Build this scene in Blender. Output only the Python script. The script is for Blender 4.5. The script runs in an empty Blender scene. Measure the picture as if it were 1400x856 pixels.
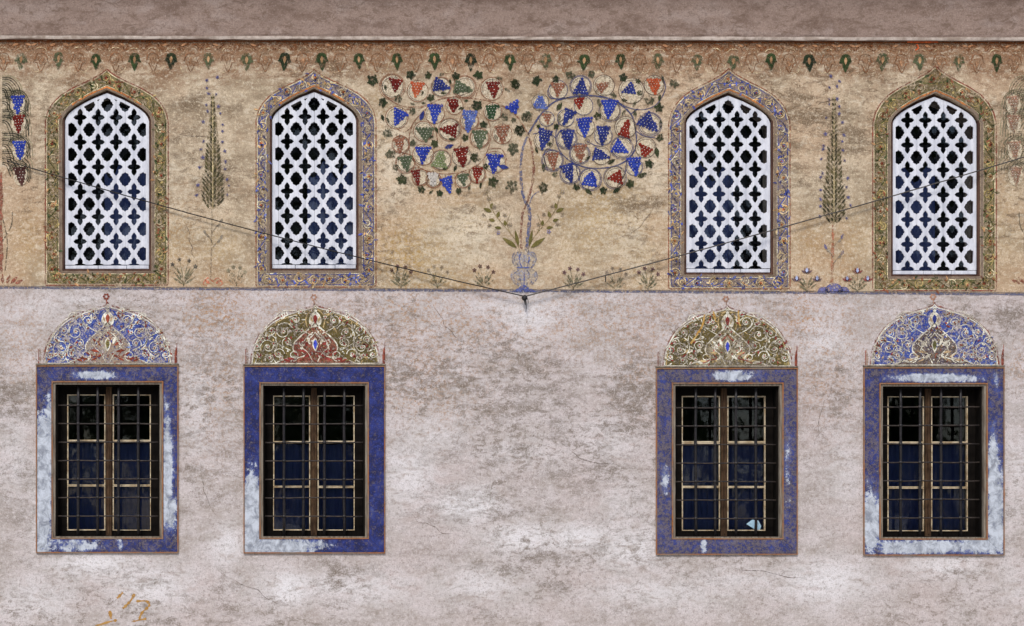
import bpy, bmesh, math, random
import numpy as np
from mathutils import Vector, Matrix
from mathutils.geometry import delaunay_2d_cdt

scene = bpy.context.scene
COL = scene.collection
R = math.radians
random.seed(7)

# ------------------------------------------------------------------ facade measure: one unit of the elevation drawing = 7 mm
S = 0.007
ZC = 1.0 + 428 * S
def WX(px): return (px - 700) * S
def WZ(py): return ZC + (428 - py) * S
def W(px, py, y=0.0): return Vector((WX(px), y, WZ(py)))

# ------------------------------------------------------------------ camera
D = 14.0
EYE = (390, 720)
cam_d = bpy.data.cameras.new("camera")
cam = bpy.data.objects.new("camera", cam_d)
COL.objects.link(cam)
cam.location = (WX(EYE[0]), -D, WZ(EYE[1]))
cam.rotation_euler = (R(90), 0, 0)
cam_d.sensor_width = 36.0
cam_d.lens = 36.0 * D / (1400 * S)
cam_d.shift_x = (700 - EYE[0]) / 1400
cam_d.shift_y = (EYE[1] - 428) / 1400
cam_d.clip_end = 3000
scene.camera = cam

# ------------------------------------------------------------------ sky, sun, exposure
SUN_EL, SUN_AZ = R(52), R(200)
world = bpy.data.worlds.new("World")
scene.world = world
world.use_nodes = True
wn = world.node_tree
bgn = wn.nodes["Background"]
sky = wn.nodes.new("ShaderNodeTexSky")
sky.sky_type = 'NISHITA'
sky.sun_disc = False
sky.sun_elevation = SUN_EL
sky.sun_rotation = SUN_AZ
sky.dust_density = 2.5
wn.links.new(sky.outputs[0], bgn.inputs[0])
bgn.inputs[1].default_value = 0.11
sun_d = bpy.data.lights.new("sun", 'SUN')
sun_d.energy = 1.5
sun_d.angle = R(14)
sun_d.color = (1.0, 0.95, 0.88)
sun = bpy.data.objects.new("sun", sun_d)
COL.objects.link(sun)
sdir = Vector((math.sin(SUN_AZ) * math.cos(SUN_EL), math.cos(SUN_AZ) * math.cos(SUN_EL), math.sin(SUN_EL)))
sun.rotation_euler = sdir.to_track_quat('Z', 'Y').to_euler()
sun.location = (0, -10, 12)
scene.view_settings.view_transform = 'Standard'
scene.view_settings.look = 'None'
scene.view_settings.gamma = 1.0
scene.view_settings.use_curve_mapping = False
scene.view_settings.exposure = 0.72
scene.render.engine = 'CYCLES'
scene.cycles.transparent_max_bounces = 16
scene.cycles.max_bounces = 8

# ------------------------------------------------------------------ node helpers
def lin(c):
    def f(v):
        v /= 255.0
        return v / 12.92 if v <= 0.04045 else ((v + 0.055) / 1.055) ** 2.4
    return (f(c[0]), f(c[1]), f(c[2]), 1.0)

class NT:
    def __init__(s, name):
        s.m = bpy.data.materials.new(name)
        s.m.use_nodes = True
        s.t = s.m.node_tree
        s.t.nodes.clear()
        s.out = s.t.nodes.new("ShaderNodeOutputMaterial")
        g = s.t.nodes.new("ShaderNodeNewGeometry")
        s.pos = g.outputs["Position"]
    def n(s, typ, **kw):
        x = s.t.nodes.new(typ)
        for k, v in kw.items(): setattr(x, k, v)
        return x
    def put(s, sock, v):
        if hasattr(v, "links") or isinstance(v, bpy.types.NodeSocket): s.t.links.new(v, sock)
        else: sock.default_value = v
    def math(s, op, a, b=0.0, c=None, clamp=False):
        x = s.n("ShaderNodeMath", operation=op, use_clamp=clamp)
        s.put(x.inputs[0], a); s.put(x.inputs[1], b)
        if c is not None: s.put(x.inputs[2], c)
        return x.outputs[0]
    def vmul(s, v, k):
        x = s.n("ShaderNodeVectorMath", operation='MULTIPLY'); s.put(x.inputs[0], v); s.put(x.inputs[1], k)
        return x.outputs[0]
    def vadd(s, v, k):
        x = s.n("ShaderNodeVectorMath", operation='ADD'); s.put(x.inputs[0], v); s.put(x.inputs[1], k)
        return x.outputs[0]
    def noise(s, scale, detail=4, rough=0.55, stretch=(1, 1, 1), off=(0, 0, 0), dist=0.0, vec=None):
        v = s.pos if vec is None else vec
        v = s.vadd(s.vmul(v, stretch), off)
        x = s.n("ShaderNodeTexNoise")
        x.inputs["Scale"].default_value = scale; x.inputs["Detail"].default_value = detail
        x.inputs["Roughness"].default_value = rough; x.inputs["Distortion"].default_value = dist
        s.t.links.new(v, x.inputs["Vector"])
        return x.outputs["Fac"]
    def step(s, v, a, b, lo=0.0, hi=1.0):
        x = s.n("ShaderNodeMapRange", interpolation_type='SMOOTHSTEP')
        s.put(x.inputs[0], v); x.inputs[1].default_value = a; x.inputs[2].default_value = b
        x.inputs[3].default_value = lo; x.inputs[4].default_value = hi
        return x.outputs[0]
    def mix(s, f, a, b, blend='MIX'):
        x = s.n("ShaderNodeMix", data_type='RGBA', blend_type=blend)
        s.put(x.inputs[0], f); s.put(x.inputs[6], a); s.put(x.inputs[7], b)
        return x.outputs[2]
    def bsdf(s, col, rough=0.9, spec=0.2, metal=0.0, bump=None, bstr=0.3, bdist=0.004):
        p = s.n("ShaderNodeBsdfPrincipled")
        s.put(p.inputs["Base Color"], col); s.put(p.inputs["Roughness"], rough)
        p.inputs["Specular IOR Level"].default_value = spec
        p.inputs["Metallic"].default_value = metal
        if bump is not None:
            b = s.n("ShaderNodeBump"); b.inputs["Strength"].default_value = bstr; b.inputs["Distance"].default_value = bdist
            s.put(b.inputs["Height"], bump); s.t.links.new(b.outputs[0], p.inputs["Normal"])
        return p.outputs[0]
    def done(s, sh):
        s.t.links.new(sh, s.out.inputs[0]); return s.m

MATS = {}
def paint(col, wear=0.4, col2=None, name=None):
    """old limewash paint: patchy tone, rubbed through to the plaster behind it"""
    key = (col, wear, col2)
    if key in MATS: return MATS[key]
    t = NT(name or "paint")
    tone = t.noise(9, 6, 0.65)
    fine = t.noise(42, 8, 0.82, off=(3, 1, 7))
    grain = t.noise(110, 4, 0.8, off=(1, 5, 2))
    c2 = col2 or tuple(min(255, int(v * 1.25 + 18)) for v in col)
    c = t.mix(t.step(tone, 0.42, 0.66), lin(col), lin(c2))
    c = t.mix(t.step(grain, 0.47, 0.62, 0.0, 0.45), c, lin(tuple(int(v * 0.5) for v in col)))
    a = t.math('ADD', t.math('MULTIPLY', fine, 0.72), t.math('MULTIPLY', tone, 0.28))
    lo = 0.30 + 0.30 * wear
    keep = t.step(a, lo - 0.03, lo + 0.08)
    keep = t.math('MULTIPLY', keep, 1.0 - 0.45 * wear * wear)
    sh = t.bsdf(c, 0.92, 0.1, bump=fine, bstr=0.25)
    tr = t.n("ShaderNodeBsdfTransparent")
    mx = t.n("ShaderNodeMixShader")
    t.put(mx.inputs[0], keep); t.t.links.new(tr.outputs[0], mx.inputs[1]); t.t.links.new(sh, mx.inputs[2])
    MATS[key] = t.done(mx.outputs[0])
    return MATS[key]

# ------------------------------------------------------------------ plaster of the wall
LINE0, LINE1 = 393.5, 402.5      # height of the blue stripe at px 0 and px 1400
def line_y(px): return LINE0 + (LINE1 - LINE0) * px / 1400

def plaster(name, corn=False):
    t = NT(name)
    at = t.n("ShaderNodeVertexColor", layer_name="stain")
    sep = t.n("ShaderNodeSeparateColor"); t.t.links.new(at.outputs[0], sep.inputs[0])
    ochre, dark, white = sep.outputs[0], sep.outputs[1], sep.outputs[2]
    yel = at.outputs[1]
    big = t.noise(0.9, 5, 0.6)
    med = t.noise(3.2, 8, 0.65, stretch=(0.75, 1, 1.3), off=(2, 0, 5))
    smear = t.noise(5.0, 10, 0.68, stretch=(0.62, 1, 1.5), off=(7, 0, 1), dist=0.4)
    smear2 = t.noise(9, 9, 0.66, stretch=(0.62, 1, 1.35), off=(1, 0, 9), dist=0.6)
    smear3 = t.noise(14, 9, 0.70, stretch=(0.7, 1, 1.3), off=(5, 0, 2), dist=0.5)
    fine = t.noise(32, 8, 0.75, off=(4, 2, 0))
    grain = t.noise(150, 4, 0.7)
    grit = t.noise(75, 5, 0.82, off=(9, 4, 3))
    # lower zone, grey mauve limewash
    lo = t.mix(t.step(med, 0.38, 0.62), lin((168, 160, 156)), lin((196, 189, 190)))
    lo = t.mix(t.step(big, 0.45, 0.62, 0, 0.6), lo, lin((188, 176, 175)))
    # upper zone, tan ground of the paintings
    up = t.mix(t.step(med, 0.38, 0.62), lin((154, 138, 116)), lin((198, 182, 158)))
    up = t.mix(t.step(big, 0.44, 0.60, 0, 0.55), up, lin((184, 154, 126)))
    up = t.mix(t.math('MULTIPLY', yel, t.step(fine, 0.46, 0.55)), up, lin((176, 144, 78)))
    # which zone: by height on the wall
    sx = t.n("ShaderNodeSeparateXYZ"); t.t.links.new(t.pos, sx.inputs[0])
    slope = -(LINE1 - LINE0) / 1400
    zl = t.math('ADD', t.math('MULTIPLY', sx.outputs[0], slope), ZC + (428 - line_y(700)) * S)
    zw = t.math('ADD', zl, t.math('MULTIPLY', t.math('SUBTRACT', fine, 0.5), 0.02))
    zone = t.math('GREATER_THAN', sx.outputs[2], zw)
    c = t.mix(zone, lo, up)
    # ochre bloom
    om = t.math('MULTIPLY', ochre, t.math('MULTIPLY', t.step(fine, 0.49, 0.56), t.step(smear3, 0.40, 0.54, 0.25, 1)))
    c = t.mix(om, c, lin((184, 132, 72)))
    # pale patches of repair
    wm = t.math('MULTIPLY', white, t.step(t.math('ADD', smear2, t.math('MULTIPLY', white, 0.16)), 0.44, 0.60), clamp=True)
    c = t.mix(wm, c, t.mix(zone, lin((228, 228, 233)), lin((222, 211, 190))))
    # rust and soot below the cornice, deepened to paint in the eave's soft shade
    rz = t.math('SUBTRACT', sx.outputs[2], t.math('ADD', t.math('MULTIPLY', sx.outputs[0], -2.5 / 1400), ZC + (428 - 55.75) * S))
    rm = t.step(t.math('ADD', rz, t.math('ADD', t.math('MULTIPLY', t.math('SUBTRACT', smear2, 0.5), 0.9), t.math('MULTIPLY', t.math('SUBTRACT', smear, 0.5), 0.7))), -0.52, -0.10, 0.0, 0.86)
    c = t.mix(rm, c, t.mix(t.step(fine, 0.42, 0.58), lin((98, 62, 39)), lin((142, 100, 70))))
    # smears of dirt, thick in some places and absent in others
    pat = t.step(t.noise(0.75, 3, 0.5, off=(11, 0, 4)), 0.42, 0.60, 0.25, 1.0)
    pat = t.math('ADD', pat, t.math('MULTIPLY', dark, 0.6), clamp=True)
    s1 = t.math('ADD', smear, t.math('MULTIPLY', dark, 0.13))
    m1 = t.math('MULTIPLY', t.step(s1, 0.525, 0.64, 0, 0.62), t.math('MULTIPLY', pat, t.step(grit, 0.36, 0.58, 0.55, 1.0)))
    c = t.mix(m1, c, t.mix(zone, lin((130, 124, 119)), lin((108, 95, 79))))
    m2 = t.math('MULTIPLY', t.step(t.math('ADD', smear2, t.math('MULTIPLY', dark, 0.10)), 0.53, 0.62, 0, 0.68), t.math('MULTIPLY', pat, t.step(grit, 0.38, 0.56, 0.45, 1.0)))
    c = t.mix(m2, c, t.mix(zone, lin((116, 105, 95)), lin((100, 84, 67))))
    m3 = t.math('MULTIPLY', t.step(t.math('ADD', smear3, t.math('MULTIPLY', dark, 0.06)), 0.535, 0.61, 0, 0.7), t.math('MULTIPLY', pat, t.step(grit, 0.38, 0.56, 0.4, 1.0)))
    c = t.mix(m3, c, t.mix(zone, lin((110, 99, 88)), lin((96, 80, 63))))
    c = t.mix(t.step(smear3, 0.46, 0.38, 0, 0.45), c, t.mix(zone, lin((204, 198, 201)), lin((214, 204, 184))))
    # scuffs: fine light and dark mottling
    c = t.mix(t.math('MULTIPLY', t.step(fine, 0.52, 0.61), t.step(smear, 0.40, 0.56, 0.25, 0.68)), c, t.mix(zone, lin((138, 128, 121)), lin((140, 118, 92))))
    c = t.mix(t.step(fine, 0.47, 0.37, 0, 0.60), c, t.mix(zone, lin((216, 209, 209)), lin((226, 209, 180))))
    c = t.mix(t.math('MULTIPLY', t.step(grit, 0.53, 0.62), t.step(med, 0.40, 0.58, 0.22, 0.62)), c, t.mix(zone, lin((116, 106, 98)), lin((112, 92, 70))))
    c = t.mix(t.step(grit, 0.45, 0.36, 0, 0.50), c, t.mix(zone, lin((226, 220, 220)), lin((230, 216, 190))))
    c = t.mix(t.step(grain, 0.48, 0.66, 0.0, 0.30), c, lin((96, 84, 74)))
    if corn:
        c = t.mix(t.step(smear, 0.44, 0.66), lin((150, 131, 121)), lin((122, 103, 93)))
        c = t.mix(t.step(med, 0.5, 0.66, 0, 0.6), c, lin((168, 153, 146)))
        c = t.mix(t.step(smear2, 0.54, 0.68, 0, 0.5), c, lin((122, 104, 94)))
        c = t.mix(t.step(grit, 0.53, 0.62, 0, 0.5), c, lin((104, 88, 78)))
        c = t.mix(t.step(grit, 0.46, 0.37, 0, 0.45), c, lin((184, 168, 160)))
        c = t.mix(t.step(smear3, 0.54, 0.60, 0, 0.55), c, lin((104, 86, 74)))
        c = t.mix(t.step(fine, 0.52, 0.62, 0, 0.45), c, lin((112, 94, 84)))
        c = t.mix(t.step(grain, 0.40, 0.75, 0.0, 0.3), c, lin((90, 76, 68)))
    h = t.math('ADD', t.math('MULTIPLY', fine, 0.5), t.math('ADD', t.math('MULTIPLY', smear2, 0.6), t.math('MULTIPLY', grain, 0.15)))
    return t.done(t.bsdf(c, 0.93, 0.12, bump=h, bstr=0.45, bdist=0.012))

def simple(name, c1, c2, scale=8, stretch=(1, 1, 1), rough=0.8, spec=0.25, metal=0, bstr=0.3, c3=None, speck=0.4):
    t = NT(name)
    a = t.noise(scale, 8, 0.65, stretch=stretch)
    b = t.noise(scale * 7, 6, 0.7, stretch=stretch, off=(3, 3, 3))
    c = t.mix(t.step(a, 0.35, 0.68), lin(c1), lin(c2))
    c = t.mix(t.step(b, 0.5, 0.7, 0, speck), c, lin(c3 or tuple(int(v * 0.5) for v in c1)))
    return t.done(t.bsdf(c, rough, spec, metal, bump=b, bstr=bstr, bdist=0.003))

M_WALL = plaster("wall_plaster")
M_CORN = plaster("cornice_plaster", True)
M_LIP = simple("cornice_lip_lit", (206, 194, 184), (158, 142, 130), 12)  # paler tone paints in the light along the lower edge
M_GROUND = simple("pale_stone_paving", (168, 160, 150), (188, 182, 172), 1.2)
M_LATT = simple("white_painted_boards", (214, 217, 226), (184, 188, 200), 6, (3, 1, 0.5), 0.6, 0.3, 0, 0.35, (150, 150, 156), 0.42)
M_FRAMEW = simple("red_brown_wood", (56, 36, 30), (92, 66, 54), 9, (2, 1, 0.3), 0.75, 0.2, 0, 0.5)
M_WOODG = simple("weathered_grey_wood", (138, 130, 118), (92, 82, 72), 14, (3, 1, 0.3), 0.85, 0.15, 0, 0.6)
M_SASH = simple("dark_old_sash_wood", (11, 9, 8), (20, 16, 13), 16, (3, 1, 0.3), 0.85, 0.1, 0, 0.6, (16, 12, 9), 0.6)
M_POST = simple("brown_post_wood", (84, 64, 46), (52, 38, 28), 16, (3, 1, 0.3), 0.8, 0.15, 0, 0.6, (24, 16, 12), 0.6)
M_BEAD = simple("cream_putty", (214, 200, 172), (160, 138, 106), 14, (1, 1, 1), 0.7, 0.2, 0, 0.4, (84, 66, 46), 0.35)
M_IRON = simple("forged_iron", (18, 17, 20), (38, 35, 38), 25, (1, 1, 1), 0.5, 0.45, 0.2, 0.5, (52, 40, 34), 0.3)
M_BAR = simple("rusted_crossbar", (34, 30, 31), (66, 58, 52), 25, (1, 1, 1), 0.6, 0.3, 0.1, 0.5, (30, 24, 22), 0.4)
M_CURT = simple("navy_curtain_cloth", (54, 64, 102), (74, 84, 118), 3, (6, 1, 0.5), 0.9, 0.1, 0, 0.1, (18, 24, 52), 0.3)  # also on the lattice window sheets that stand in for reflections
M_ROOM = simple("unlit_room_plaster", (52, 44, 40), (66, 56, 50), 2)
M_LINE = simple("rust_brown_edge", (148, 98, 62), (128, 116, 104), 3.5, (1, 1, 1), 0.85, 0.15, 0, 0.5, (72, 56, 46), 0.75)
M_CABLE = simple("black_cable", (26, 24, 24), (48, 46, 44), 30, rough=0.6)
M_CABLE2 = simple("grey_cable", (84, 80, 76), (58, 54, 52), 30, rough=0.6)
M_ROOF = simple("roof_tile_clay", (128, 74, 52), (98, 58, 44), 5)
M_PALE = simple("pale_blue_paper", (150, 190, 215), (178, 208, 226), 6)

def glass_mat():
    t = NT("old_window_glass")
    wav = t.noise(5, 2, 0.5, off=(0, 0, 3))
    f = t.n("ShaderNodeFresnel"); f.inputs[0].default_value = 1.5
    b = t.n("ShaderNodeBump"); b.inputs["Strength"].default_value = 0.12; b.inputs["Distance"].default_value = 0.01
    t.t.links.new(wav, b.inputs["Height"])
    g = t.n("ShaderNodeBsdfGlossy"); g.inputs["Roughness"].default_value = 0.03
    g.inputs["Color"].default_value = (0.9, 0.95, 1, 1)
    t.t.links.new(b.outputs[0], g.inputs["Normal"])
    tr = t.n("ShaderNodeBsdfTransparent"); tr.inputs[0].default_value = (0.72, 0.78, 0.88, 1)
    m = t.n("ShaderNodeMixShader")
    t.put(m.inputs[0], f.outputs[0]); t.t.links.new(tr.outputs[0], m.inputs[1]); t.t.links.new(g.outputs[0], m.inputs[2])
    return t.done(m.outputs[0])
M_GLASS = glass_mat()

# ------------------------------------------------------------------ object helpers
def tag(o, label=None, cat=None, group=None, kind=None):
    if label: o["label"] = label
    if cat: o["category"] = cat
    if group: o["group"] = group
    if kind: o["kind"] = kind
    return o

def adopt(o, parent):
    if parent is not None:
        o.parent = parent
        o.matrix_parent_inverse = parent_world(parent).inverted()
def parent_world(p):
    m = Matrix.LocRotScale(p.location, p.rotation_euler, p.scale)
    return (parent_world(p.parent) @ p.matrix_parent_inverse @ m) if p.parent else m

def thing(name, loc, label, cat, group=None, kind="thing"):
    o = bpy.data.objects.new(name, None)
    o.empty_display_size = 0.1
    COL.objects.link(o); o.location = loc
    return tag(o, label, cat, group, kind)

def link(name, me, parent=None, loc=None, rot=None):
    o = bpy.data.objects.new(name, me)
    COL.objects.link(o)
    if loc is not None: o.location = loc
    if rot is not None: o.rotation_euler = rot
    adopt(o, parent)
    return o

def obj(name, bm, mat, parent=None, loc=None, smooth=False):
    me = bpy.data.meshes.new(name)
    bm.to_mesh(me); bm.free()
    for m in (mat if isinstance(mat, (list, tuple)) else [mat]): me.materials.append(m)
    if smooth:
        for p in me.polygons: p.use_smooth = True
    return link(name, me, parent, loc)

def box(bm, x0, x1, y0, y1, z0, z1, bev=0.0):
    m = Matrix.LocRotScale(((x0 + x1) / 2, (y0 + y1) / 2, (z0 + z1) / 2), None, (abs(x1 - x0), abs(y1 - y0), abs(z1 - z0)))
    r = bmesh.ops.create_cube(bm, size=1, matrix=m)
    if bev:
        es = list({e for v in r["verts"] for e in v.link_edges})
        bmesh.ops.bevel(bm, geom=es, offset=bev, segments=1, affect='EDGES')
def pbox(bm, px0, px1, py0, py1, y0, y1, bev=0.0):
    box(bm, WX(px0), WX(px1), y0, y1, WZ(py1), WZ(py0), bev)

def tube(bm, pts, r, n=7):
    rings = []
    for i, p in enumerate(pts):
        a = pts[max(0, i - 1)]; b = pts[min(len(pts) - 1, i + 1)]
        d = (b - a).normalized()
        u = d.cross(Vector((0, 1, 0.01))).normalized(); v = d.cross(u)
        rr = r[i] if isinstance(r, (list, tuple)) else r
        rings.append([bm.verts.new(p + (u * math.cos(2 * math.pi * k / n) + v * math.sin(2 * math.pi * k / n)) * rr) for k in range(n)])
    for a, b in zip(rings, rings[1:]):
        for k in range(n): bm.faces.new((a[k], a[(k + 1) % n], b[(k + 1) % n], b[k]))
    bm.faces.new(rings[0][::-1]); bm.faces.new(rings[-1])

# flat paint on the wall: everything is drawn in elevation units
class Paint:
    def __init__(s): s.v, s.f, s.mi, s.mats = [], [], [], []
    def _m(s, mat):
        if mat not in s.mats: s.mats.append(mat)
        return s.mats.index(mat)
    def poly(s, pts, mat, layer=0):
        a = sum(p[0] * q[1] - q[0] * p[1] for p, q in zip(pts, pts[1:] + pts[:1]))
        if a > 0: pts = pts[::-1]           # py runs downwards: keeps the face looking out of the wall
        y = -(0.0022 + 0.0011 * layer); n = len(s.v)
        s.v += [(WX(p[0]), y, WZ(p[1])) for p in pts]
        s.f.append(list(range(n, n + len(pts)))); s.mi.append(s._m(mat))
    def stroke(s, pts, w, mat, layer=0, taper=False, jit=0.0):
        N = len(pts)
        if N < 2: return
        y = -(0.0022 + 0.0011 * layer); n = len(s.v); m = s._m(mat)
        for i, p in enumerate(pts):
            a = pts[max(0, i - 1)]; b = pts[min(N - 1, i + 1)]
            dx, dy = b[0] - a[0], b[1] - a[1]; L = math.hypot(dx, dy) or 1
            ww = (w[i] if isinstance(w, (list, tuple)) else w) / 2
            if taper: ww *= max(0.15, math.sin(math.pi * min(1, (i + 0.6) / N)) if taper == 2 else 1 - 0.85 * i / (N - 1))
            if jit: ww *= 1 + random.uniform(-jit, jit)
            nx, ny = -dy / L * ww, dx / L * ww
            s.v += [(WX(p[0] + nx), y, WZ(p[1] + ny)), (WX(p[0] - nx), y, WZ(p[1] - ny))]
        for i in range(N - 1):
            s.f.append([n + 2 * i, n + 2 * i + 1, n + 2 * i + 3, n + 2 * i + 2]); s.mi.append(m)
    def disc(s, cx, cy, r, mat, layer=0, n=8, ry=None):
        o = random.random()
        s.poly([(cx + r * math.cos(2 * math.pi * (k + o) / n), cy + (ry or r) * math.sin(2 * math.pi * (k + o) / n)) for k in range(n)], mat, layer)
    def ring(s, cx, cy, r, w, mat, layer=0, n=28, ry=None, a0=0, a1=360):
        s.stroke([(cx + r * math.cos(R(a0 + (a1 - a0) * k / n)), cy + (ry or r) * math.sin(R(a0 + (a1 - a0) * k / n))) for k in range(n + 1)], w, mat, layer, jit=0.25)
    def build(s, name, parent=None, about=None):
        me = bpy.data.meshes.new(name)
        loc = None
        v = s.v
        if about is not None:
            loc = W(*about); v = [(a - loc.x, b - loc.y, c - loc.z) for a, b, c in v]
        me.from_pydata(v, [], s.f)
        for m in s.mats: me.materials.append(m)
        me.polygons.foreach_set("material_index", s.mi)
        me.update()
        return link(name, me, parent, loc)

def curve(pts, n=8):
    """smooth line through the points"""
    out = []
    P = [pts[0]] + list(pts) + [pts[-1]]
    for i in range(1, len(P) - 2):
        p0, p1, p2, p3 = P[i - 1], P[i], P[i + 1], P[i + 2]
        for k in range(n):
            t = k / n
            out.append(tuple(0.5 * (2 * p1[j] + (p2[j] - p0[j]) * t + (2 * p0[j] - 5 * p1[j] + 4 * p2[j] - p3[j]) * t * t + (3 * p1[j] - p0[j] - 3 * p2[j] + p3[j]) * t ** 3) for j in (0, 1)))
    out.append(tuple(pts[-1]))
    return out

def spiral(cx, cy, r, turns, a0, hand=1, n=26, rend=0.15):
    return [(cx + r * (1 - (1 - rend) * k / n) * math.cos(a0 + hand * 2 * math.pi * turns * k / n),
             cy + r * (1 - (1 - rend) * k / n) * math.sin(a0 + hand * 2 * math.pi * turns * k / n)) for k in range(n + 1)]

def leafpts(cx, cy, L, w, a):
    base = [(0, 0), (0.2, 0.7), (0.45, 1), (0.75, 0.6), (1, 0), (0.75, -0.6), (0.45, -1), (0.2, -0.7)]
    ca, sa = math.cos(a), math.sin(a)
    return [(cx + (p * L) * ca - (q * w / 2) * sa, cy + (p * L) * sa + (q * w / 2) * ca) for p, q in base]

# ------------------------------------------------------------------ where the openings are
# arched windows: centre, half width, lattice apex, spring, bottom; border left, right, apex, bottom
ARCH = [
    dict(c=146.0, hw=57.5, apex=126.5, spring=165.0, bot=367.0, bl=62, br=230, bapex=94.0, bbot=390.0, tone="olive"),
    dict(c=429.5, hw=57.5, apex=125.0, spring=164.0, bot=366.5, bl=350, br=514, bapex=94.5, bbot=392.5, tone="blue"),
    dict(c=996.5, hw=57.5, apex=130.0, spring=168.0, bot=372.0, bl=914, br=1080, bapex=93.0, bbot=395.0, tone="blue"),
    dict(c=1279.0, hw=57.5, apex=131.5, spring=169.0, bot=374.5, bl=1193, br=1362, bapex=89.5, bbot=397.5, tone="olive"),
]
# barred windows: outer surround, inner surround
RECT = [
    dict(o=(51, 242.5, 501.5, 754.5), i=(70.5, 223.5, 521, 737)),
    dict(o=(334.5, 525, 502, 755), i=(354.5, 504.5, 522.5, 737)),
    dict(o=(898, 1088.5, 505, 757), i=(918, 1071, 523, 737.5)),
    dict(o=(1181.5, 1371, 504, 758), i=(1201.5, 1350, 523.5, 738)),
]

def arch_half(hw, apex, spring):
    h = spring - apex
    return [(0, 0), (0.36, 0.215), (0.62, 0.42), (0.78, 0.57), (0.90, 0.72), (0.965, 0.86), (1.0, 1.0)], hw, apex, h
def arch_outline(c, hw, apex, spring, bot):
    prof, hw, apex, h = arch_half(hw, apex, spring)
    right = [(c + p * hw, apex + q * h) for p, q in prof]
    left = [(c - p * hw, apex + q * h) for p, q in prof[1:]][::-1]
    return left + right + [(c + hw, bot), (c - hw, bot)]

# ------------------------------------------------------------------ wall with its openings
def cdt_wall():
    X0, X1, Y0, Y1 = -520, 1920, -74, 428 + ZC / S
    pts, edges, loops = [], [], []
    def loop(l):
        n = len(pts); pts.extend(l)
        edges.extend((n + i, n + (i + 1) % len(l)) for i in range(len(l)))
        loops.append(l)
    loop([(X0, Y0), (X1, Y0), (X1, Y1), (X0, Y1)])
    holes = []
    for a in ARCH: holes.append(arch_outline(a["c"], a["hw"] + 3.5, a["apex"] - 4.5, a["spring"], a["bot"] + 3.5))
    for r in RECT:
        x0, x1, y0, y1 = r["i"]
        holes.append([(x0 - 1, y0 - 1), (x1 + 1, y0 - 1), (x1 + 1, y1 + 1), (x0 - 1, y1 + 1)])
    for h in holes: loop(h)
    def inside(p, poly):
        ok = False
        for (ax, ay), (bx, by) in zip(poly, poly[1:] + poly[:1]):
            if (ay > p[1]) != (by > p[1]) and p[0] < (bx - ax) * (p[1] - ay) / (by - ay) + ax: ok = not ok
        return ok
    xs = list(range(-500, 0, 60)) + list(range(0, 1401, 12)) + list(range(1440, 1920, 60))
    ys = list(range(-60, 870, 12)) + [900, 940, 980]
    for x in xs:
        for y in ys:
            p = (x + 0.37, y + 0.41)
            if any(h[0][0] is not None and min(q[0] for q in h) < p[0] < max(q[0] for q in h) and inside(p, h) for h in holes): continue
            pts.append(p)
    v, e, f, *_ = delaunay_2d_cdt([Vector(p) for p in pts], edges, [], 0, 1e-4)
    bm = bmesh.new()
    bv = [bm.verts.new(W(p[0], p[1])) for p in v]
    for t in f:
        c = (sum(v[i][0] for i in t) / len(t), sum(v[i][1] for i in t) / len(t))
        if any(inside(c, h) for h in holes): continue
        a = [bv[i] for i in t]
        n = (a[1].co - a[0].co).cross(a[2].co - a[0].co)
        try: bm.faces.new(a if n.y < 0 else a[::-1])
        except ValueError: pass
    for k, h in enumerate(holes):        # reveals
        dep = 0.32
        front = [bm.verts.new(W(*p)) for p in h]
        back = [bm.verts.new(W(p[0], p[1], dep)) for p in h]
        for i in range(len(h)):
            j = (i + 1) % len(h)
            bm.faces.new((front[i], front[j], back[j], back[i]))
    return bm, holes

# stains with a shape of their own: centre, radii, strength in elevation units
OCHRE = [(700, 440, 420, 44, .62), (290, 520, 36, 90, .6), (580, 520, 70, 60, .6), (1140, 470, 40, 90, .6), (30, 480, 40, 60, .5), (1120, 500, 30, 60, .7), (560, 490, 40, 40, .7), (870, 500, 30, 60, .6), (300, 500, 30, 60, .6), (30, 450, 40, 40, .5), (300, 430, 50, 35, 1), (270, 455, 30, 25, .7), (560, 430, 50, 35, .8), (640, 445, 90, 30, .7), (570, 545, 30, 25, .7),
         (610, 560, 20, 14, .6), (840, 440, 70, 40, .6), (1095, 440, 28, 40, 1.0), (1110, 470, 25, 20, .8), (380, 415, 30, 14, .6),
         (540, 460, 25, 40, .7), (750, 470, 60, 30, .35), (1392, 500, 12, 25, .7), (350, 430, 25, 18, .5), (890, 455, 18, 30, .5),
         (20, 475, 15, 8, .5), (240, 300, 30, 40, .35), (1290, 300, 40, 40, .2)]
DARK = [(870, 550, 40, 40, 1), (620, 690, 60, 30, .6), (470, 790, 40, 18, .8), (15, 545, 25, 25, 1), (560, 515, 50, 25, .8),
        (700, 500, 70, 40, .5), (290, 490, 40, 60, .5), (1385, 432, 40, 12, 1), (30, 700, 30, 60, .5), (260, 140, 30, 12, 1.2),
        (250, 185, 40, 14, .8), (1110, 160, 30, 10, 1.3), (1170, 190, 25, 20, .8), (1090, 130, 20, 20, .7), (300, 230, 40, 20, .6),
        (875, 278, 30, 8, 1), (50, 160, 20, 30, .6), (340, 240, 14, 10, .8), (1130, 560, 40, 80, .4), (800, 650, 90, 30, .5),
        (440, 440, 60, 10, .3), (60, 740, 60, 30, .4), (1120, 250, 25, 8, .8), (1365, 150, 20, 14, .8), (700, 760, 200, 14, .4),
        (640, 620, 80, 20, .6), (300, 620, 40, 60, .4), (700, 560, 60, 16, .6), (320, 150, 20, 8, 1), (1390, 160, 20, 10, .8)]
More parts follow.
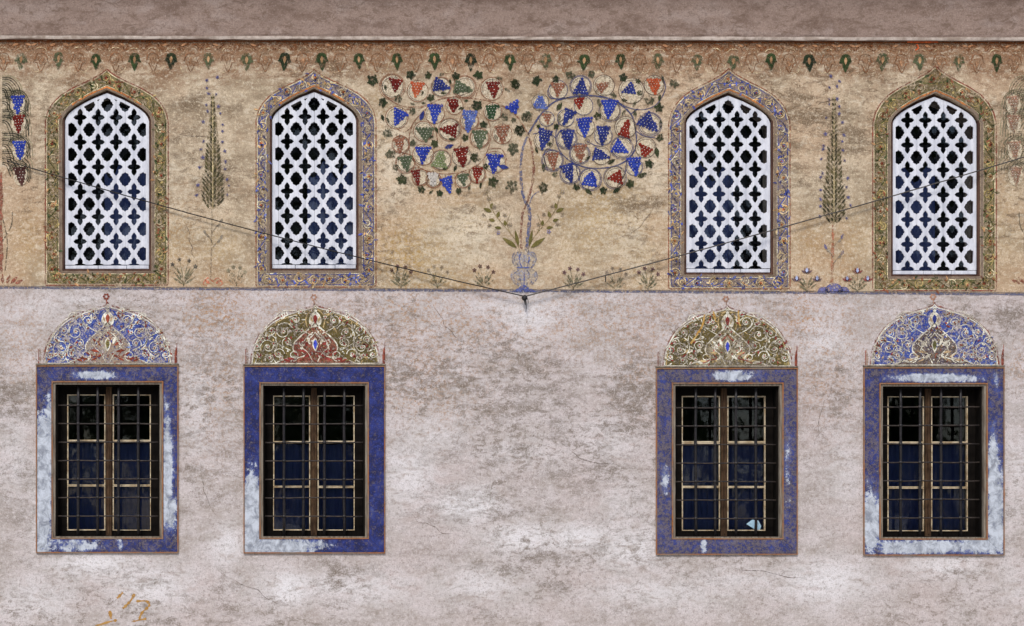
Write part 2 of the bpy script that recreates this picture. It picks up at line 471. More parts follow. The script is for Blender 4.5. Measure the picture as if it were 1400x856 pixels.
WHITE = [(640, 690, 45, 22, 1), (790, 735, 45, 18, .9), (715, 735, 50, 22, .8), (130, 772, 60, 18, .9), (395, 805, 30, 22, 1),
         (500, 805, 70, 25, .6), (1130, 795, 60, 28, .8), (1290, 775, 60, 14, .7), (310, 745, 20, 25, .8), (722, 432, 44, 30, .7),
         (560, 650, 40, 50, .7), (860, 750, 60, 30, .7), (460, 800, 120, 18, .7), (900, 810, 100, 20, .6), (660, 800, 60, 24, .6), (210, 800, 60, 30, .7), (700, 620, 60, 20, .5), (590, 600, 50, 30, .5), (830, 600, 50, 40, .5), (20, 620, 20, 60, .5), (1390, 640, 20, 60, .5), (270, 540, 20, 40, .5), (540, 220, 25, 60, .7), (640, 320, 60, 40, .6), (895, 230, 18, 70, .6), (50, 700, 10, 60, .6),
         (270, 600, 20, 30, .5), (1020, 790, 80, 14, .5), (1390, 800, 30, 40, .4), (50, 820, 60, 30, .6), (1130, 470, 30, 30, .5),
         (850, 690, 40, 50, .4), (1150, 640, 20, 60, .4), (680, 420, 60, 14, .5), (40, 430, 50, 20, .4), (110, 412, 30, 10, .5),
         (860, 330, 40, 40, .5), (650, 230, 40, 20, .4), (240, 250, 20, 60, .4)]
YELLOW = [(560, 345, 50, 40, .9), (620, 305, 50, 30, .5), (830, 300, 60, 60, .6), (600, 385, 60, 20, .6), (880, 360, 20, 40, .5),
          (240, 340, 25, 40, .4), (300, 340, 30, 30, .4), (1110, 330, 30, 30, .4), (1165, 330, 25, 40, .4), (40, 330, 20, 40, .5),
          (520, 160, 15, 60, .3), (740, 200, 30, 60, .3), (1375, 300, 20, 80, .3), (620, 250, 60, 20, .4)]
def stains(me):
    co = np.empty(len(me.vertices) * 3); me.vertices.foreach_get("co", co); co = co.reshape(-1, 3)
    px = co[:, 0] / S + 700; py = 428 - (co[:, 2] - ZC) / S
    out = []
    for L in (OCHRE, DARK, WHITE, YELLOW):
        a = np.zeros(len(px))
        for x, y, rx, ry, k in L: a = np.maximum(a, k * np.exp(-0.7 * (((px - x) / rx) ** 2 + ((py - y) / ry) ** 2)))
        out.append(a)
    at = me.color_attributes.new("stain", 'FLOAT_COLOR', 'POINT')
    at.data.foreach_set("color", np.stack(out, 1).astype(np.float32).ravel())

bm, HOLES = cdt_wall()
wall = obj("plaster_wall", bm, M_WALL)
stains(wall.data)
tag(wall, "weathered plaster wall, tan above the blue stripe and grey mauve below", "wall", kind="thing")

# cornice: a plastered cove above the painted wall, lower lip, upper soffit
def lip_y(px): return 54.5 + 2.5 * px / 1400
prof = [(0.0, 0), (-0.030, 0), (-0.034, 1.6), (-0.036, 4.0), (-0.040, 7), (-0.044, 17), (-0.050, 30), (-0.058, 44), (-0.070, 62), (-0.10, 80), (-0.18, 98), (-0.36, 112), (-0.37, 124), (0.0, 124)]
bm = bmesh.new()
cols = list(range(-520, 1921, 20)); rows = []
for px in cols:
    rows.append([bm.verts.new(W(px, lip_y(px) - h + (random.uniform(-.5, .5) if 0 < i < 11 else 0), y - (random.uniform(0, .004) if 2 < i < 9 else 0))) for i, (y, h) in enumerate(prof)])
for a, b in zip(rows, rows[1:]):
    for k in range(len(prof) - 1):
        f = bm.faces.new((a[k], b[k], b[k + 1], a[k + 1])); f.material_index = 1 if k in (1, 2) else 0
bm.normal_update()
cor = obj("cornice", bm, [M_CORN, M_LIP])
cor.data.color_attributes.new("stain", 'FLOAT_COLOR', 'POINT')
tag(cor, "plain mauve brown plaster cove running along the top of the painted wall", "cornice", kind="thing")

# ground in front of the wall
bm = bmesh.new()
bmesh.ops.create_grid(bm, x_segments=1, y_segments=1, size=1, matrix=Matrix.LocRotScale((0, -400, 0), None, (900, 410, 1)))
tag(obj("ground", bm, M_GROUND), kind="structure")

# trees on the far side of the court: what the window glass reflects
def leaf_mat():
    t = NT("tree_foliage"); a = t.noise(1.2, 4, .6)
    c = t.mix(t.step(a, .4, .6), lin((70, 90, 42)), lin((100, 116, 62)))
    return t.done(t.bsdf(c, .7, .2))
M_LEAF = leaf_mat(); M_BARK = simple("tree_bark", (78, 64, 50), (54, 44, 36), 6, (3, 3, .5))
def tree_meshes(seed):
    rd = random.Random(seed); b = bmesh.new(); H = 13.0
    tube(b, [Vector((0, 0, 0)), Vector((.1, 0, 2.5)), Vector((-.1, .1, 6)), Vector((.1, 0, 10))], [.32, .26, .18, .06], 9)
    clumps = []
    for i in range(46):
        a = rd.uniform(0, 6.28); z = rd.uniform(.8, H); w = 3.9 * math.sin(math.pi * min(.97, (z + 1.6) / (H + 2.4))) * rd.uniform(.35, 1)
        q = Vector((w * math.cos(a), w * math.sin(a), z)); clumps.append((q, rd.uniform(.7, 1.4)))
        if i % 3 == 0: tube(b, [Vector((0, 0, max(.6, z * .75))), q * .5 + Vector((0, 0, z * .42)), q], [.08, .05, .02], 5)
    me1 = bpy.data.meshes.new("trunk"); b.to_mesh(me1); b.free(); me1.materials.append(M_BARK)
    v, f = [], []
    for q, r in clumps:
        for j in range(120):
            d = Vector((rd.gauss(0, 1), rd.gauss(0, 1), rd.gauss(0, .8))); d = d.normalized() * r * rd.uniform(.55, 1.05)
            u = Vector((rd.gauss(0, 1), rd.gauss(0, 1), rd.gauss(0, 1))).normalized() * .22; w = u.cross(d).normalized() * .14
            n = len(v); o = q + d; v += [o - u, o + w, o + u, o - w]; f.append((n, n + 1, n + 2, n + 3))
    me2 = bpy.data.meshes.new("crown"); me2.from_pydata([tuple(x) for x in v], [], f); me2.materials.append(M_LEAF)
    return me1, me2
TM = [tree_meshes(3), tree_meshes(8)]
for i, (x, y, k) in enumerate(((-24, -37, .9), (-17.5, -41, 1.05), (-11, -36, .85), (-5, -40, 1.0), (1.5, -37, .92), (8, -41, 1.08), (14, -36, .88), (20, -39, 1.0), (26, -37, .95))):
    t = thing("broadleaf_tree", (x, y, 0), "leafy green tree across the court, reflected in the window panes", "tree", "trees across the court")
    t.scale = (k * 1.25, k * 1.25, k * 1.55); t.rotation_euler = (0, 0, i * 1.3)
    for nm, me in zip(("trunk", "crown"), TM[i % 2]):
        o = bpy.data.objects.new(nm, me); COL.objects.link(o); o.parent = t

# the unlit rooms behind the wall
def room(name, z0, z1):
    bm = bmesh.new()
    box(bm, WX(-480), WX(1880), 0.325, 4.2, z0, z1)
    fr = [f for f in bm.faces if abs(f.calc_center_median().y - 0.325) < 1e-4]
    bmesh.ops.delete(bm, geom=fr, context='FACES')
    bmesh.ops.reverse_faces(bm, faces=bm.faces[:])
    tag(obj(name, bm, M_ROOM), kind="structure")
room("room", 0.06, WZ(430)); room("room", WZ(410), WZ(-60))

# ------------------------------------------------------------------ arched lattice windows
HOLE_A = [(0, -12.3), (1.6, -10.6), (3.1, -8.5), (3.7, -6.5), (3.4, -4.8), (3.1, -3.7), (4.4, -3.4), (6.6, -2.9), (8.0, -1.5), (9.3, 0)]
HOLE_B = [(0, -10.3), (1.4, -8.8), (3.7, -8.0), (4.7, -6.9), (4.9, -5.0), (6.7, -4.0), (7.3, -1.9), (8.7, 0)]
def full(q):
    r = q[:]
    r += [(x, -y) for x, y in q[-2::-1]]
    r += [(-x, -y) for x, y in q[1:]]
    r += [(-x, y) for x, y in q[-2:0:-1]]
    return r
def clip(poly, convex):
    out = poly
    for (ax, ay), (bx, by) in zip(convex, convex[1:] + convex[:1]):
        src, out = out, []
        for (px, py), (qx, qy) in zip(src, src[1:] + src[:1]):
            dp = (bx - ax) * (py - ay) - (by - ay) * (px - ax); dq = (bx - ax) * (qy - ay) - (by - ay) * (qx - ax)
            if dp >= 0: out.append((px, py))
            if (dp >= 0) != (dq >= 0):
                t = dp / (dp - dq); out.append((px + (qx - px) * t, py + (qy - py) * t))
        if len(out) < 3: return []
    return out
def area(p): return abs(sum(a[0] * b[1] - b[0] * a[1] for a, b in zip(p, p[1:] + p[:1]))) / 2

def fill2d(outline, holes, thick, bevel):
    cu = bpy.data.curves.new("c", 'CURVE'); cu.dimensions = '2D'; cu.fill_mode = 'BOTH'
    cu.extrude = thick / 2 - bevel; cu.bevel_depth = bevel; cu.bevel_resolution = 0; cu.offset = -bevel
    for l in [outline] + holes:
        sp = cu.splines.new('POLY'); sp.points.add(len(l) - 1); sp.use_cyclic_u = True
        for q, p in zip(sp.points, l): q.co = (WX(p[0]), WZ(p[1]), 0, 1)
    o = bpy.data.objects.new("c", cu); COL.objects.link(o)
    dg = bpy.context.evaluated_depsgraph_get()
    me = bpy.data.meshes.new_from_object(o.evaluated_get(dg))
    bpy.data.objects.remove(o); bpy.data.curves.remove(cu)
    bm = bmesh.new(); bm.from_mesh(me); bpy.data.meshes.remove(me)
    for v in bm.verts: v.co = Vector((v.co.x, -v.co.z, v.co.y))
    bmesh.ops.remove_doubles(bm, verts=bm.verts[:], dist=1e-5)
    return bm

def cut(bm, co, no):
    bmesh.ops.bisect_plane(bm, geom=bm.verts[:] + bm.edges[:] + bm.faces[:], plane_co=co, plane_no=no, clear_outer=True, clear_inner=False)

ARCH_LABEL = [
    "white lattice window in olive floral border, beside the weeping tree with red trunk",
    "arched white lattice window in blue border, beside the vine half with green grapes",
    "arched white lattice window in blue border, beside the cypress standing on a blue mound",
    "arched white lattice window in olive border, crossed by the grey cable, above the blue lunette",
]
CUTS = [[-36.9, -12.3, 12.3, 24.8], [-48.5, -12.3, 0.3, 36.9], [-37, -12.3, 0, 24.6], [-24.4, 0.0, 12.5, 37]]
FRW = [(1.5, 6.5), (4.5, 5), (6.5, 3), (3.5, 4.5)]          # brown wooden frame showing left and right of the boards

def lattice_window(k):
    a = ARCH[k]
    t = thing("lattice_window", W(a["c"], a["bot"]), ARCH_LABEL[k], "window", "arched lattice windows of the upper row")
    c, hw, apex, spring, bot = a["c"], a["hw"], a["apex"], a["spring"], a["bot"]
    dep = 0.022
    out = arch_outline(c, hw, apex, spring, bot)
    inset = arch_outline(c, hw - 4.2, apex + 4.2, spring + 0.5, bot + 30)
    holes = []
    y0 = spring - 5.5
    bot_of_holes = bot - 5.6
    fA, fB = full(HOLE_A), full(HOLE_B)
    for r in range(-2, 8):
        for x in (-36.9, -12.3, 12.3, 36.9):
            holes.append([(c + x + p, y0 + 34 * r + q) for p, q in fA])
        for x in (-49.2, -24.6, 0, 24.6, 49.2):
            holes.append([(c + x + p, y0 + 17 + 34 * r + q) for p, q in fB])
    good = []
    lowest = [(c - 100, 0), (c + 100, 0), (c + 100, bot - 1.5), (c - 100, bot - 1.5)]
    for h in holes:
        h2 = clip(h, inset)
        if h2 and min(q for _, q in h2) < bot_of_holes - 3: h2 = clip(h2, lowest)
        else: h2 = []
        if h2 and area(h2) > 4.5: good.append(h2)
    base = fill2d(out, good, 0.014, 0.0007)
    for v in base.verts: v.co.y += dep + 0.007
    rail = base.copy()
    cut(base, W(0, bot_of_holes), Vector((0, 0, -1)))
    xs = [c - hw - 5] + [c + q for q in CUTS[k]] + [c + hw + 5]
    for i, (x0, x1) in enumerate(zip(xs, xs[1:])):
        b = base.copy()
        cut(b, Vector((WX(x0) + 0.0012, 0, 0)), Vector((-1, 0, 0)))
        cut(b, Vector((WX(x1) - 0.0012, 0, 0)), Vector((1, 0, 0)))
        dy = random.uniform(-.002, .002)
        for v in b.verts: v.co.y += dy
        obj("lattice_board", b, M_LATT, t)
    base.free(); rail.free()
    ws = [c - hw] + [c + random.uniform(-26, -12), c + random.uniform(14, 30)] + [c + hw]
    for i, (x0, x1) in enumerate(zip(ws, ws[1:])):
        b = bmesh.new(); j = random.uniform(0, .8)
        pbox(b, x0 + .35, x1 - .35, bot_of_holes + .45 + j, bot, dep - .002 * random.random(), dep + 0.014, 0.0012)
        obj("bottom_rail", b, M_LATT, t)
    # brown wooden frame that the boards are nailed on
    b = bmesh.new()
    fo = arch_outline(c, hw + 3.2, apex - 4.2, spring, bot + 3.2); fi = arch_outline(c, hw - .4, apex + 1, spring, bot - .5)
    def ringwall(y):
        return [b.verts.new(W(p[0], p[1], y)) for p in fo], [b.verts.new(W(p[0], p[1], y)) for p in fi]
    o1, i1 = ringwall(dep + 0.018); o2, i2 = ringwall(dep + 0.10)
    n = len(fo)
    for i in range(n):
        j = (i + 1) % n
        b.faces.new((o1[i], o1[j], i1[j], i1[i])); b.faces.new((i1[i], i1[j], i2[j], i2[i]))
    b.normal_update()
    obj("wooden_frame", b, M_FRAMEW, t)
    l, r = FRW[k]
    for x0, x1 in ((c - hw - 3 - l * .45, c - hw - 0.5), (c + hw + 0.5, c + hw + 3 + r * .45)):
        b = bmesh.new(); pbox(b, x0, x1, spring - 4, bot + 3, 0.004, dep + 0.03, 0.002); obj("frame_post", b, M_FRAMEW, t)
    b = bmesh.new(); pbox(b, c - hw - 3, c + hw + 3.2, bot + 0.8, bot + 5.4, 0.002, dep + 0.03, 0.002); obj("frame_sill", b, M_FRAMEW, t)
    # glass
    b = bmesh.new()
    b.faces.new([b.verts.new(W(p[0], p[1], dep + 0.105)) for p in fo])
    obj("glass_pane", b, M_GLASS, t)
    b = bmesh.new()        # navy sheet behind the glass, standing in for its blue reflections
    q = [(-.15, .42), (.55, .36), (.98, .40)] if k < 2 else [(-.95, .38), (-.3, .5), (.35, .44)]
    pts = [(c + q[0][0] * hw, 0), (c + q[-1][0] * hw, 0)]
    n = 18; top = []; low = []
    for i in range(n + 1):
        x = q[0][0] + (q[-1][0] - q[0][0]) * i / n
        y = spring + (bot - spring) * (.28 + .06 * math.sin(i * .7))
        yy = dep + 0.30 + .02 * math.sin(i * 1.9)
        top.append(b.verts.new(W(c + x * hw, y, yy))); low.append(b.verts.new(W(c + x * hw, bot + 4, yy)))
    for i in range(n): b.faces.new((top[i], top[i + 1], low[i + 1], low[i]))
    obj("navy_sheet", b, M_CURT, t, smooth=True)
    border(t, a)
    return t

# painted floral border round an arched window
TONES = {
    "olive": dict(field=paint((106, 94, 64), .52), vine=paint((74, 78, 46), .5), vine2=paint((156, 138, 88), .5), fl=[paint((168, 128, 90), .42), paint((166, 142, 98), .42), paint((124, 76, 54), .42)],
                  eye=paint((104, 40, 28), .2), line=paint((110, 50, 38), .5), pale=paint((196, 178, 146), .58), dots=paint((54, 68, 42), .45)),
    "blue": dict(field=paint((112, 100, 98), .54), vine=paint((66, 72, 124), .48), vine2=paint((186, 166, 126), .48), fl=[paint((182, 144, 98), .42), paint((172, 122, 82), .45), paint((90, 100, 158), .42)],
                 eye=paint((130, 62, 36), .2), line=paint((120, 66, 46), .5), pale=paint((200, 186, 158), .56), dots=paint((64, 76, 150), .42)),
}
P_INNER = paint((138, 122, 108), .35, (112, 96, 82))
P_ORANGE = paint((176, 108, 56), .45)
def border_outline(a, off):
    """ogee outline of the border, off units in from the outside"""
    c = a["c"]; l, r = a["bl"] + off, a["br"] - off; top = a["bapex"] + off * 1.25; sp = a["spring"]; bot = a["bbot"] - off * 0.8
    prof = [(0, 0), (.05, .06), (.14, .135), (.33, .25), (.55, .37), (.74, .50), (.88, .66), (.96, .82), (1, 1)]
    R_ = [(c + p * (r - c), top + q * (sp - top)) for p, q in prof]
    L_ = [(c - p * (c - l), top + q * (sp - top)) for p, q in prof[1:]][::-1]
    return L_ + R_ + [(r, bot), (l, bot)]
def resample(pts, d, closed=True):
    P = pts + [pts[0]] if closed else pts
    seg = [math.dist(p, q) for p, q in zip(P, P[1:])]; L = sum(seg); n = max(4, int(L / d)); out = []
    i, acc = 0, 0.0
    for k in range(n + 1):
        s = min(L * k / n, L - 1e-6)
        while acc + seg[i] < s: acc += seg[i]; i += 1
        t = (s - acc) / (seg[i] or 1)
        out.append((P[i][0] + (P[i + 1][0] - P[i][0]) * t, P[i][1] + (P[i + 1][1] - P[i][1]) * t))
    return out
FLOWER_ME = {}
def flower_mesh(key, mat, eye, r, petals=5):
    if key in FLOWER_ME: return FLOWER_ME[key]
    p = Paint(); pts = []
    for i in range(petals * 6):
        an = 2 * math.pi * i / (petals * 6)
        rr = r * (0.78 + 0.26 * math.cos(petals * an))
        pts.append((700 + rr * math.cos(an), 428 + rr * math.sin(an)))
    p.poly(pts, mat, 3); p.disc(700, 428, r * .36, eye, 4)
    me = bpy.data.meshes.new("flower")
    o = W(700, 428)
    me.from_pydata([(a - o.x, b, c - o.z) for a, b, c in p.v], [], p.f)
    for m in p.mats: me.materials.append(m)
    me.polygons.foreach_set("material_index", p.mi)
    FLOWER_ME[key] = me
    return me
def put_flower(key, mat, eye, r, x, y, parent, petals=5, name="flower"):
    me = flower_mesh(key, mat, eye, r, petals)
    return link(name, me, parent, W(x, y), (0, random.uniform(0, 6.28), 0))

def border(t, a):
    T = TONES[a["tone"]]
    c = a["c"]
    outer = border_outline(a, 0); inn = arch_outline(c, a["hw"] + 8.5, a["apex"] - 9.5, a["spring"], a["bot"] + 7.5)
    p = Paint()
    # field between the two outlines
    N = 160
    o = resample(outer, 4); lo = len(o)
    def band(A, B, mat, layer):
        a2 = resample(A, math.fsum(math.dist(x, y) for x, y in zip(A, A[1:] + A[:1])) / N); b2 = resample(B, math.fsum(math.dist(x, y) for x, y in zip(B, B[1:] + B[:1])) / N)
        n = min(len(a2), len(b2))
        for i in range(n - 1): p.poly([a2[i], a2[i + 1], b2[i + 1], b2[i]], mat, layer)
    # use matched outlines (same vertex order) for the bands
    def band2(A, B, mat, layer, n=8):
        for (a0, a1, b0, b1) in zip(A, A[1:] + A[:1], B, B[1:] + B[:1]):
            for i in range(n):
                f = lambda q, w, s: (q[0] + (w[0] - q[0]) * s, q[1] + (w[1] - q[1]) * s)
                p.poly([f(a0, a1, i / n), f(a0, a1, (i + 1) / n), f(b0, b1, (i + 1) / n), f(b0, b1, i / n)], mat, layer)
    def inner_like(off):    # inner outline with the same number of points as the border outline
        prof = [(0, 0), (.05, .03), (.14, .085), (.33, .195), (.55, .36), (.74, .53), (.88, .70), (.965, .86), (1, 1)]
        hw, ap, sp, bt = a["hw"] + off, a["apex"] - off * 1.15, a["spring"], a["bot"] + off * .9
        R_ = [(c + x * hw, ap + y * (sp - ap)) for x, y in prof]; L_ = [(c - x * hw, ap + y * (sp - ap)) for x, y in prof[1:]][::-1]
        return L_ + R_ + [(c + hw, bt), (c - hw, bt)]
    band2(border_outline(a, 2.2), inner_like(8.2), T["field"], 0)
    band2(inner_like(8.0), inner_like(3.9), P_INNER, 0)
    for off, w, m in ((0, 1.3, T["line"]), (2.0, 1.0, T["pale"]), (3.8, .9, T["vine"])):
        q = resample(border_outline(a, off), 5)
        p.stroke(q, w, m, 1, jit=.4)
    q = resample(inner_like(8.4), 5); p.stroke(q, 1.1, T["pale"], 1, jit=.4)
    q = resample(inner_like(9.6), 5); p.stroke(q, 1.0, T["vine"], 1, jit=.4)
    ol = inner_like(6.6); q = resample(ol[3:14], 4, False); p.stroke(q, 2.0, P_ORANGE, 1, jit=.4)
    fld = p.build("painted_border", t)
    # running vine
    p = Paint()
    A, B = border_outline(a, 5), inner_like(10.5)
    mid = [((x[0] + y[0]) / 2, (x[1] + y[1]) / 2) for x, y in zip(A, B)]
    hwid = [math.dist(x, y) / 2 for x, y in zip(A, B)]
    P = resample(mid, 1.6)
    n = len(P); lam = 27; nw = round(n / lam / 2) * 2; ph = 0
    line = []
    spots = []
    for i in range(n):
        u = P[(i + 1) % n][0] - P[i - 1][0], P[(i + 1) % n][1] - P[i - 1][1]; L = math.hypot(*u) or 1
        nx, ny = -u[1] / L, u[0] / L
        s = math.sin(2 * math.pi * nw * i / n)
        line.append((P[i][0] + nx * 5.2 * s, P[i][1] + ny * 5.2 * s))
    p.stroke(line, 1.5, T["vine"], 2, jit=.5)
    p.stroke([(x + .8, y + .9) for x, y in line], .8, T["vine2"], 2, jit=.5)
    for k in range(nw * 2):
        i = int((k + .5) * n / (nw * 2)) % n
        x, y = line[i]; u = P[(i + 2) % n][0] - P[i - 2][0], P[(i + 2) % n][1] - P[i - 2][1]; L = math.hypot(*u) or 1
        sg = -1 if k % 2 == 0 else 1
        nx, ny = -u[1] / L * sg, u[0] / L * sg
        cx, cy = P[i][0] + nx * 1.2, P[i][1] + ny * 1.2
        p.stroke(spiral(cx, cy, 7.0, 1.7, math.atan2(-ny, -nx), sg, 26), 1.3, T["vine2"] if k % 3 else T["pale"], 3, jit=.4)
        for q in range(8):
            an = random.uniform(0, 6.28)
            p.poly(leafpts(P[i][0] + random.uniform(-8, 8), P[i][1] + random.uniform(-8, 8), random.uniform(4, 8), random.uniform(2, 3.4), an), random.choice([T["vine"], T["dots"], T["vine2"], T["fl"][2], T["fl"][0]]), 3)
        if k % 2 == 0 or random.random() < .2: spots.append((cx, cy))
    p.build("scroll", fld)
    for x, y in spots:
        m = random.choice(T["fl"])
        put_flower((a["tone"], id(m)), m, T["eye"], 3.2, x, y, fld)

# ------------------------------------------------------------------ barred windows in blue stone surrounds
# worn places on each surround: centre, radii, strength
WORN = [
    [(130, 513, 24, 5, 1.2), (58, 680, 12, 85, 1.3), (60, 620, 14, 50, 1.2), (68, 570, 6, 30, .9), (229, 640, 6, 70, 1.2), (232, 700, 9, 25, 1.1), (165, 745, 3, 8, .9), (100, 746, 40, 10, .7)],
    [(345, 700, 13, 45, 1.4), (345, 745, 15, 14, 1.3), (384, 747, 46, 12, 1.1), (430, 745, 26, 7, .72), (340, 665, 6, 18, .8)],
    [(1002, 514, 24, 6, 1.2), (908, 655, 5, 18, .8), (962, 746, 4, 9, 1.0), (1076, 640, 4, 60, .45)],
    [(1280, 517, 52, 5, 1.3), (1190, 715, 12, 35, 1.3), (1357, 640, 7, 45, 1.1), (1361, 700, 11, 60, 1.2), (1265, 748, 70, 9, 1.2), (1340, 745, 30, 12, 1.1), (1361, 520, 3, 10, .8), (1220, 748, 30, 10, .9)],
]
DULL = [.30, .10, .40, .34]
def surround_mat():
    t = NT("blue_limewash_on_stone")
    at = t.n("ShaderNodeVertexColor", layer_name="wear")
    sep = t.n("ShaderNodeSeparateColor"); t.t.links.new(at.outputs[0], sep.inputs[0])
    worn, dull = sep.outputs[0], sep.outputs[1]
    a = t.noise(7, 8, .7); f = t.noise(38, 8, .82, off=(2, 2, 2)); g = t.noise(110, 4, .8)
    s = t.noise(13, 9, .72, stretch=(1, 1, .8), off=(8, 1, 1), dist=.6)
    blue = t.mix(t.step(a, .40, .60), lin((30, 34, 76)), lin((44, 53, 116)))
    blue = t.mix(t.step(f, .49, .38, 0, .5), blue, lin((70, 86, 164)))
    blue = t.mix(t.step(t.math('ADD', f, t.math('MULTIPLY', dull, .30)), .55, .66, 0, .8), blue, lin((112, 104, 106)))
    blue = t.mix(t.step(g, .50, .62, 0, .55), blue, lin((30, 30, 52)))
    stone = t.mix(t.step(s, .36, .62), lin((128, 134, 146)), lin((190, 198, 210)))
    stone = t.mix(t.step(f, .54, .7, 0, .6), stone, lin((120, 112, 108)))
    m = t.step(t.math('ADD', worn, t.math('MULTIPLY', t.math('SUBTRACT', t.math('ADD', t.math('MULTIPLY', f, .8), t.math('MULTIPLY', s, .8)), .8), 2.4)), .44, .66)
    m0 = t.step(t.math('ADD', worn, t.math('MULTIPLY', t.math('SUBTRACT', t.math('ADD', a, s), 1.0), 1.6)), .10, .80, 0, .6)
    c = t.mix(m0, blue, lin((104, 118, 168)))
    c = t.mix(m, c, stone)
    return t.done(t.bsdf(c, .85, .18, bump=t.math('ADD', f, t.math('MULTIPLY', m, -.4)), bstr=.4, bdist=.004))
M_SURR = surround_mat()

def slab(k, quad, name, parent):
    """one stone of the surround: a four-cornered face, finely divided for its wear, with a real edge"""
    bm = bmesh.new()
    n1 = max(4, int(max(math.dist(quad[0], quad[1]), math.dist(quad[3], quad[2])) / 4)); n2 = max(4, int(max(math.dist(quad[1], quad[2]), math.dist(quad[0], quad[3])) / 4))
    y = -0.012
    G = []
    for j in range(n2 + 1):
        row = []
        for i in range(n1 + 1):
            u, v = i / n1, j / n2
            x = (quad[0][0] * (1 - u) + quad[1][0] * u) * (1 - v) + (quad[3][0] * (1 - u) + quad[2][0] * u) * v
            z = (quad[0][1] * (1 - u) + quad[1][1] * u) * (1 - v) + (quad[3][1] * (1 - u) + quad[2][1] * u) * v
            edge = i in (0, n1) or j in (0, n2)
            row.append(bm.verts.new(W(x, z, y + (0.002 if edge else 0) + random.uniform(-.0006, .0006))))
        G.append(row)
    for j in range(n2):
        for i in range(n1): bm.faces.new((G[j][i], G[j + 1][i], G[j + 1][i + 1], G[j][i + 1]))
    rim = G[0] + [r[-1] for r in G[1:]] + G[-1][-2::-1] + [r[0] for r in G[-2:0:-1]]
    back = [bm.verts.new((v.co.x, 0.14, v.co.z)) for v in rim]
    for i in range(len(rim)):
        j = (i + 1) % len(rim)
        bm.faces.new((rim[i], rim[j], back[j], back[i]))
    bmesh.ops.recalc_face_normals(bm, faces=bm.faces[:])
    o = obj(name, bm, M_SURR, parent)
    me = o.data
    co = np.empty(len(me.vertices) * 3); me.vertices.foreach_get("co", co); co = co.reshape(-1, 3)
    px = co[:, 0] / S + 700; py = 428 - (co[:, 2] - ZC) / S
    a = np.zeros(len(px))
    for x, yy, rx, ry, s in WORN[k]: a = np.maximum(a, s * np.exp(-0.7 * (np.abs((px - x) / rx) ** 2.2 + np.abs((py - yy) / ry) ** 2.2)))
    at = me.color_attributes.new("wear", 'FLOAT_COLOR', 'POINT')
    at.data.foreach_set("color", np.stack([a, a * 0 + DULL[k], a * 0, a * 0 + 1], 1).astype(np.float32).ravel())
    return o

